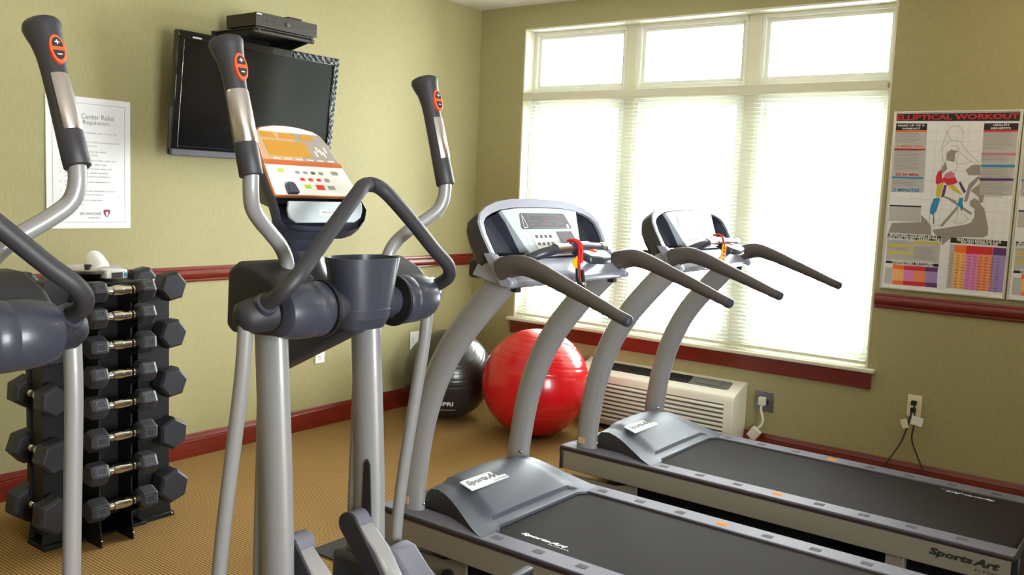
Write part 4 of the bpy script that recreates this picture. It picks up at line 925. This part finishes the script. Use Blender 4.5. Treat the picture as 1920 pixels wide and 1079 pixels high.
# ================================================================== ELLIPTICALS
def elliptical(loc, rz, label, swing=0.0):
    t = empty('elliptical_trainer', loc, rz, label=label, category='elliptical trainer')
    # ---- base
    a = MB(); a.box((-0.62, -0.10, 0.03), (1.15, 0.10, 0.11)); a.box((-0.66, -0.28, 0.0), (-0.56, 0.28, 0.07)); a.box((1.08, -0.30, 0.0), (1.18, 0.30, 0.07)); a.build('base_frame', M['charcoal'], t, bevel=0.012)
    a = MB()
    hs = [(-0.50, 0.10), (-0.48, 0.16), (-0.40, 0.21), (-0.30, 0.23), (-0.20, 0.21), (-0.12, 0.10)]
    a.prism(hs, 1, -0.055, 0.055); a.build('flywheel_housing', M['charcoal'], t, bevel=0.02, segs=3)
    # ---- twin columns
    for s in (-1, 1):
        vc_ = 0.200 if s < 0 else 0.172; lv_ = 0.130 if s < 0 else 0.108
        pts = [(-0.045, s*vc_, 0.335), (-0.055, s*vc_, 0.6), (-0.075, s*vc_, 0.9), (-0.090, s*vc_, 1.12)]
        a = MB(); a.tube(cat(pts, 4), (0.052), 24, ref=(1, 0, 0)); a.v = [(x, y+0.0, z) for x, y, z in a.v]
        # flatten across
        a.v = [(x, (y-s*vc_)*0.72+s*vc_, z) for x, y, z in a.v]
        cc = a.build('column', M['silver'], t, smooth=50)
        a = MB(); a.tube([(-0.100, s*vc_, 1.02), (-0.105, s*vc_, 0.70), (-0.112, s*vc_, 0.335)], (0.026), 12); a.build('rear_brace', M['silver'], cc)
        if s > 0: a = MB(); a.prism([(-0.040, 0.46), (-0.018, 0.46), (-0.012, 0.475), (-0.022, 0.640), (-0.032, 0.655), (-0.044, 0.640), (-0.050, 0.475)], 1, s*vc_-s*0.0395, s*vc_-s*0.034); a.build('slot', M['print_black'], cc)
        a = MB(); a.box((-0.165, s*vc_-0.05, 0.10), (0.03, s*vc_+0.05, 0.345)); a.build('column_foot', M['charcoal'], t, bevel=0.02)
        # lever with round pivot (inside the columns)
        lp = (-0.045, 0.465); y0, y1 = s*(lv_-0.035), s*(lv_+0.035)
        a = MB(); a.cyl((lp[0], y0, lp[1]), (lp[0], y1, lp[1]), 0.036, n=28); pv = a.build('lever', M['rail_grey'], t, bevel=0.004)
        a = MB(); ya, yb = sorted((y0+s*0.008, y1-s*0.002))
        a.prism([(lp[0]-0.016, lp[1]-0.020), (lp[0]+0.033, lp[1]+0.002), (0.062, 0.405), (0.15, 0.285), (0.60, 0.16), (0.60, 0.125), (0.10, 0.25), (0.015, 0.36)], 1, ya, yb); a.build('lever_arm', M['silver'], pv, bevel=0.006)
        a = MB(); yc = min(y0, y1)-0.004 if s > 0 else min(y0, y1)-0.004
        a.prism([(lp[0]+0.038*math.cos(q), lp[1]+0.038*math.sin(q)) for q in [math.radians(d) for d in range(30, 231, 20)]]+[(0.0, 0.36), (0.09, 0.24), (0.60, 0.12), (0.60, 0.165), (0.14, 0.285), (0.050, 0.405)], 1, yc, yc+0.010); a.build('lever_cover', M['rubber'], pv, bevel=0.003)
        # pedal arm and pedal
        a = MB(); a.prism([(-0.10, 0.30), (-0.05, 0.335), (-0.01, 0.325), (0.05, 0.265), (0.12, 0.215), (0.85, 0.15), (0.85, 0.10), (0.05, 0.14), (-0.10, 0.22)], 1, s*0.30-0.055, s*0.30+0.060); pa = a.build('pedal_arm', M['rail_grey'], t, bevel=0.015, segs=3)
        a = MB(); a.box((0.42, s*0.29-0.09, 0.285), (0.80, s*0.29+0.09, 0.315)); a.box((0.40, s*0.29-0.09, 0.285), (0.43, s*0.29+0.09, 0.36)); a.box((0.48, s*0.29-0.05, 0.19), (0.72, s*0.29+0.05, 0.29)); a.build('pedal', M['rubber'], pa, bevel=0.008)
    # ---- central head
    HZ = 1.150
    for s in (-1, 1):
        # teardrop arm cover + barrel
        pr = []
        for d in range(-95, 70, 15): pr.append((0.020+0.064*math.cos(math.radians(d)), HZ+0.064*math.sin(math.radians(d))))
        pr += [(0.02, HZ+0.088), (-0.05, HZ+0.118), (-0.11, HZ+0.120), (-0.150, HZ+0.095), (-0.155, HZ-0.055), (-0.13, HZ-0.072)]
        a = MB(); a.prism(pr, 1, s*0.300, s*0.150); a.build('arm_cover', M['rubber'], t, bevel=0.016, segs=3)
        a = MB(); a.lathe([(0.050, 0), (0.062, 0.006), (0.070, 0.028), (0.0735, 0.060), (0.0745, 0.100), (0.0735, 0.102), (0.0735, 0.105), (0.0745, 0.107), (0.074, 0.140), (0.066, 0.150), (0.046, 0.152)], (0.042, s*0.298, HZ), (0, -s, 0), 40)
        a.build('pivot_barrel', M['charcoal'], t, smooth=40)
        a = MB(); a.cyl((0.042, s*0.155, HZ), (0.042, s*0.06, HZ), 0.045, n=32); a.build('barrel_neck', M['charcoal'], t)
        a = MB(); a.lathe([(0.046, 0), (0.049, 0.003), (0.049, 0.009), (0.046, 0.012)], (0.042, s*0.078, HZ), (0, s, 0), 32); a.build('neck_ring', M['rubber'], t)
        a = MB(); a.lathe([(0.047, 0), (0.0765, 0.0), (0.078, 0.006), (0.0765, 0.012), (0.047, 0.012)], (0.042, s*0.138, HZ), (0, s, 0), 36); a.build('barrel_end_shade', M['black'], t)  # added black ring: shade on the barrel's end face put in as colour
        # outer knuckle
        a = MB(); a.tube([(0.012, s*0.295, HZ), (0.006, s*0.335, HZ-0.004), (0.003, s*0.368, HZ-0.012), (0.0, s*0.385, HZ-0.022)], [0.050, 0.046, 0.042, 0.022], 28); a.build('knuckle', M['rubber'], t, smooth=60)
    a = MB(); a.prism([(0.115, 1.130), (0.10, 1.100), (-0.27, 0.912), (-0.30, 0.93), (-0.22, 1.17), (0.0, 1.19), (0.08, 1.17)], 1, -0.042, 0.042); a.prism([(0.06, 1.10), (-0.13, 1.078), (-0.14, 1.17), (0.05, 1.17)], 1, -0.16, 0.16); a.build('mast_base_cover', M['rubber'], t, bevel=0.010)
    # bottle holder
    a = MB()
    def oval(z, su, sv, cu=0.055): return [(cu+su*math.copysign(abs(math.cos(q))**0.75, math.cos(q)), sv*math.copysign(abs(math.sin(q))**0.75, math.sin(q)), z) for q in [2*PI*k/36 for k in range(36)]]
    lv = [oval(1.085, 0.045, 0.070), oval(1.115, 0.062, 0.082), oval(1.140, 0.067, 0.086), oval(1.143, 0.066, 0.085), oval(1.205, 0.072, 0.097), oval(1.283, 0.078, 0.112), oval(1.283, 0.074, 0.108), oval(1.205, 0.066, 0.092), oval(1.17, 0.06, 0.085)]
    for i in range(len(lv)-1): a.grid([lv[i]+[lv[i][0]], lv[i+1]+[lv[i+1][0]]])
    a.add(lv[0], [tuple(range(36))]); a.add(lv[-1], [tuple(range(36))])
    a.build('bottle_holder', M['charcoal'], t, smooth=40)
    # ---- fixed front handlebar
    B = (0.125, 0.300, 1.243); A_ = (0.075, 0, 1.492)
    half = [(0.010, 0.325, HZ+0.008), (0.050, 0.335, HZ+0.030), (0.100, 0.333, HZ+0.062), (0.120, 0.305, 1.250), (0.112, 0.245, 1.300), (0.100, 0.15, 1.385), (0.088, 0.070, 1.452), (0.078, 0.032, 1.478)]
    pts = cat([(u, v, z) for u, v, z in half]+[(0.075, 0, 1.484)]+[(u, -v, z) for u, v, z in reversed(half)], 6)
    a = MB(); a.tube(pts, 0.0205, 18); fb = a.build('front_handlebar', M['grip'], t, smooth=60)
    for s in (-1, 1):
        a = MB(); a.tube([(0.0, s*0.322, HZ-0.002), (0.030, s*0.330, HZ+0.018), (0.052, s*0.335, HZ+0.032)], [0.033, 0.032, 0.029], 24); a.build('bar_collar', M['charcoal'], fb)
    a = MB(); a.tube([(0.0755, -0.003, 1.4842), (0.0755, 0.003, 1.4842)], 0.0212, 18, ref=(1, 0, 0)); a.build('seam', M['black'], fb)
    # ---- console on neck
    a = MB()
    nk = [(-0.120, 1.15, 0.055, 0.060), (-0.155, 1.22, 0.045, 0.058), (-0.180, 1.28, 0.042, 0.058), (-0.175, 1.33, 0.050, 0.075), (-0.165, 1.37, 0.050, 0.095)]
    a.tube([(u, 0, z) for u, z, _, _ in nk], [(q1, q2) for _, _, q1, q2 in nk], 24, ref=(1, 0, 0)); a.build('console_neck', M['charcoal'], t)
    C0 = Vector((-0.121, 0.0, 1.436)); S = Vector((-0.155, 0, 0.211)).normalized(); N = Vector((0.211, 0, 0.155)).normalized(); DS = Vector((0, 0, 1))
    def Q(v, s, n=0.0):
        base = C0+S*s if s >= 0 else C0+Vector((0.022*max(s, -0.03)/-0.03, 0, s))
        return base+Vector((0, v, 0))+N*n
    hw = [(0.10, -0.098), (0.140, -0.090), (0.168, -0.068), (0.176, -0.035), (0.170, 0.0), (0.168, 0.04), (0.156, 0.12), (0.142, 0.19), (0.128, 0.228), (0.105, 0.243), (0.05, 0.254)]
    outl = [(v, s) for v, s in hw]+[(0, 0.257)]+[(-v, s) for v, s in reversed(hw)]
    n = len(outl)
    f0 = [Q(v, s, 0) for v, s in outl]; f1 = [Q(v*0.975, s*0.985+0.0015, 0.006) for v, s in outl]
    bk = [Q(v*0.80, lerp(s, 0.05, 0.20), -0.085 if s > 0 else -0.06) for v, s in outl]; md = [Q(v*0.985, s, -0.03) for v, s in outl]
    a = MB(); a.grid([f1+[f1[0]], f0+[f0[0]], md+[md[0]], bk+[bk[0]]]); a.add(bk, [tuple(range(n))])
    lo = [k for k, (v, s) in enumerate(outl) if s <= 0.0]
    cs = a.build('console_housing', M['charcoal'], t, smooth=45)
    upf = [(0.168, 0.004), (0.166, 0.04), (0.154, 0.12), (0.140, 0.19), (0.126, 0.226), (0.103, 0.241), (0.05, 0.2515), (0, 0.2545)]
    upf = upf+[(-v, s) for v, s in reversed(upf[:-1])]
    a = MB(); a.plate(C0, (0, 1, 0), S, upf, 0.0075, 0.012); rim = a.build('copper_rim', M['copper'], cs, bevel=0.002)
    a = MB(); a.plate(C0, (0, 1, 0), S, [(v*0.968, lerp(s, 0.12, 0.026)) for v, s in upf], 0.0095, 0.004); fc = a.build('console_face', M['cwhite'], cs, bevel=0.001)
    def pl_(name, quad, m_, lift=0.0102, par=None, th=0.002):
        a = MB(); a.plate(C0, (0, 1, 0), S, quad, lift, th); return a.build(name, m_, fc if par is None else par)
    pl_('upper_print', [(-0.152, 0.112), (0.004, 0.112), (0.004, 0.226), (-0.122, 0.226), (-0.134, 0.19), (-0.146, 0.13)], M['tanface'])
    pl_('upper_print', [(0.004, 0.112), (0.149, 0.112), (0.144, 0.13), (0.132, 0.19), (0.119, 0.226), (0.004, 0.226)], M['greyface'])
    pl_('orange_band', [(-0.150, 0.108), (0.150, 0.108), (0.148, 0.124), (-0.148, 0.124)], M['oband'], 0.0108)
    dd = pl_('main_display', [(-0.118, 0.140), (0.045, 0.140), (0.040, 0.193), (-0.118, 0.193)], M['amber'], 0.0112)
    for (v0, v1) in ((-0.118, -0.065), (-0.05, 0.012), (0.030, 0.085)): pl_('small_display', [(v0, 0.203), (v1, 0.203), (v1-0.002, 0.221), (v0+0.002, 0.221)], M['amber'], 0.0112)
    for j in range(6): pl_('caption_line', [(-0.11+j*0.042, 0.1285), (-0.085+j*0.042, 0.1285), (-0.085+j*0.042, 0.1315), (-0.11+j*0.042, 0.1315)], M['cwhite'], 0.0112)
    for j in range(5): pl_('graph_mark', [(0.065+j*0.011, 0.145+0.008*((j*2) % 3)), (0.072+j*0.011, 0.145+0.008*((j*2) % 3)), (0.068+j*0.011, 0.165+0.008*((j*2) % 3)), (0.064+j*0.011, 0.165+0.008*((j*2) % 3))], M['cwhite'], 0.0112)
    for (v, s_, w_, h_, m_) in [(-0.105, 0.088, 0.020, 0.012, 'lime'), (-0.045, 0.084, 0.015, 0.009, 'print_grey'), (-0.015, 0.084, 0.015, 0.009, 'print_grey'), (0.015, 0.084, 0.015, 0.009, 'tick'), (0.047, 0.084, 0.015, 0.009, 'print_grey'), (0.104, 0.087, 0.026, 0.013, 'print_grey'),
                             (-0.038, 0.060, 0.015, 0.009, 'redkey'), (-0.007, 0.060, 0.015, 0.009, 'redkey'), (0.025, 0.060, 0.015, 0.009, 'redkey'), (0.058, 0.060, 0.017, 0.011, 'print_grey'), (-0.030, 0.036, 0.022, 0.012, 'lime'), (0.018, 0.034, 0.030, 0.016, 'redkey'), (0.062, 0.034, 0.026, 0.012, 'print_grey')]:
        pl_('key', [(v-w_/2, s_-h_/2), (v+w_/2, s_-h_/2), (v+w_/2, s_+h_/2), (v-w_/2, s_+h_/2)], M[m_], 0.0112)
    a = MB(); a.plate(C0, (0, 1, 0), S, [(-0.122, 0.006), (-0.084, 0.006), (-0.088, 0.036), (-0.094, 0.042), (-0.112, 0.042), (-0.118, 0.036)], 0.024, 0.015); a.build('sensor_knob', M['charcoal'], cs, bevel=0.003)
    # lower pale lip
    lip = [(-0.142, -0.006), (-0.146, -0.03), (-0.140, -0.052), (-0.115, -0.066), (0.115, -0.066), (0.140, -0.052), (0.146, -0.03), (0.142, -0.006)]
    a = MB(); O = Q(0, -0.03, 0)+Vector((0, 0, 0.03))
    a.plate(O, (0, 1, 0), (0, 0, 1), lip, 0.012, 0.010); lp_ = a.build('pale_lip', M['pale'], cs, bevel=0.003)
    a = MB(); a.plate(O, (0, 1, 0), (0, 0, 1), [(-0.03, -0.045), (0.10, -0.045), (0.10, -0.028), (-0.03, -0.028)], 0.0128, 0.001); lb = a.build('web_label', M['white'], lp_)
    a = MB(); a.text('www.sportsartfitness.com', O+Vector((0.0134, 0.035, -0.040)), (0, 1, 0), (0, 0, 1), height=0.008, width=0.115, align='CENTER'); a.build('printed_text', M['print_black'], lb, smooth=0)
    # ---- moving arms
    for s in (-1, 1):
        R_ = Matrix.Rotation((swing*s), 3, 'Y'); PV = Vector((0, 0, HZ))
        rot = lambda q: PV+R_@(Vector(q)-PV)
        low = [(0.002, 0.362, 1.125), (-0.006, 0.362, 1.02), (-0.020, 0.362, 0.92), (-0.048, 0.362, 0.75), (-0.078, 0.362, 0.56), (-0.096, 0.362, 0.41), (-0.104, 0.362, 0.285)]
        a = MB(); a.tube([rot((u, s*v, z)) for u, v, z in cat(low, 4)], 0.0195, 16); la = a.build('lower_arm', M['silver'], t, smooth=60)
        upp = [(-0.030, 0.198, 1.195), (-0.034, 0.198, 1.232), (-0.030, 0.203, 1.275), (-0.024, 0.230, 1.315), (-0.012, 0.275, 1.350), (0.008, 0.325, 1.382), (0.026, 0.365, 1.415), (0.036, 0.380, 1.455), (0.038, 0.382, 1.51)]
        a = MB(); a.tube([rot((u, s*v, z)) for u, v, z in cat(upp, 5)], 0.0195, 16); ua = a.build('moving_arm', M['silver'], t, smooth=60)
        # grip
        g0, g1 = Vector((0.040, s*0.382, 1.492)), Vector((-0.055, s*0.382, 1.822)); ax = (g1-g0).normalized(); L = (g1-g0).length
        prof = [(0.0, 0.0265, 0.0265, 0), (0.006, 0.0285, 0.0285, 0), (0.16, 0.0285, 0.0285, 0), (0.48, 0.0270, 0.0270, 0), (0.66, 0.0265, 0.0275, 0), (0.76, 0.0285, 0.030, 0.001), (0.85, 0.033, 0.034, 0.0), (0.92, 0.040, 0.038, -0.004), (0.965, 0.044, 0.040, -0.006), (0.99, 0.041, 0.037, -0.006), (1.0, 0.033, 0.030, -0.006)]
        a = MB(); a.tube([rot(g0+ax*L*q+Vector((dx, 0, 0))) for q, _, _, dx in prof], [(p1, p2) for _, p1, p2, _ in prof], 28, ref=(1, 0, 0)); gp = a.build('grip', M['grip'], ua, smooth=60)
        a = MB(); a.tube([rot(g0+ax*L*q+Vector((-0.006, 0, 0))) for q in (0.985, 1.004, 1.012)], [(0.034, 0.031), (0.030, 0.027), (0.012, 0.010)], 24, ref=(1, 0, 0)); a.build('top_cap', M['copper'], gp, smooth=60)  # orange cap colour stands in for warm light falling from above
        a = MB(); cst = [rot(g0+ax*L*q) for q in (0.235, 0.25, 0.60, 0.615)]
        a.tube(cst, [0.0280, 0.0302, 0.0290, 0.0272], 20, ref=(1, s*0.40, 0), a0=-1.25, a1=1.25, cap=False); a.build('steel_pulse_plate', M['brushed'], gp, smooth=60, recalc=False)
        # oval key pad on the rear face
        ctr = rot(g0+ax*L*0.79+Vector((0.031, 0, 0))); X = R_@Vector((0.12, 1, 0)).normalized(); Y = R_@ax; NN = X.cross(Y)
        ov = [(0.017*math.cos(2*PI*k/28), 0.034*math.sin(2*PI*k/28)) for k in range(28)]
        a = MB(); a.plate(ctr, X, Y, ov, 0.006, 0.014); kp = a.build('keypad_ring', M['orange_ring'], gp, bevel=0.0015)
        for sgn in (1, -1):
            a = MB(); hf = [(0.0115*math.cos(q), sgn*(0.005+0.021*math.sin(q))) for q in [PI*k/12 for k in range(13)]]
            a.plate(ctr, X, Y, hf, 0.0078, 0.004); a.build('key', M['rubber'], kp)
            a = MB(); a.plate(ctr, X, Y, [(-0.005, sgn*0.0145-0.0012), (0.005, sgn*0.0145-0.0012), (0.005, sgn*0.0145+0.0012), (-0.005, sgn*0.0145+0.0012)], 0.0086, 0.001)
            if sgn > 0: a.plate(ctr, X, Y, [(-0.0012, sgn*0.0145-0.005), (0.0012, sgn*0.0145-0.005), (0.0012, sgn*0.0145+0.005), (-0.0012, sgn*0.0145+0.005)], 0.0086, 0.001)
            a.build('key_symbol', M['print_white'], kp)
    return t
TE = math.radians(3.2)
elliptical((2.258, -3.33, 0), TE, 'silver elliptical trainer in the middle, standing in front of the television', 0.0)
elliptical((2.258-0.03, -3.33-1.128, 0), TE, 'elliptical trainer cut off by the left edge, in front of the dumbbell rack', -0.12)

# power cords belong to the machines they feed
def adopt(ch, par):
    bpy.context.view_layer.update()
    ch.parent = par; ch.matrix_parent_inverse = par.matrix_world.inverted()
for ch, par in ((CORDS[0], tF), (CORDS[1], tF), (CORDS[2], AC)): adopt(ch, par)
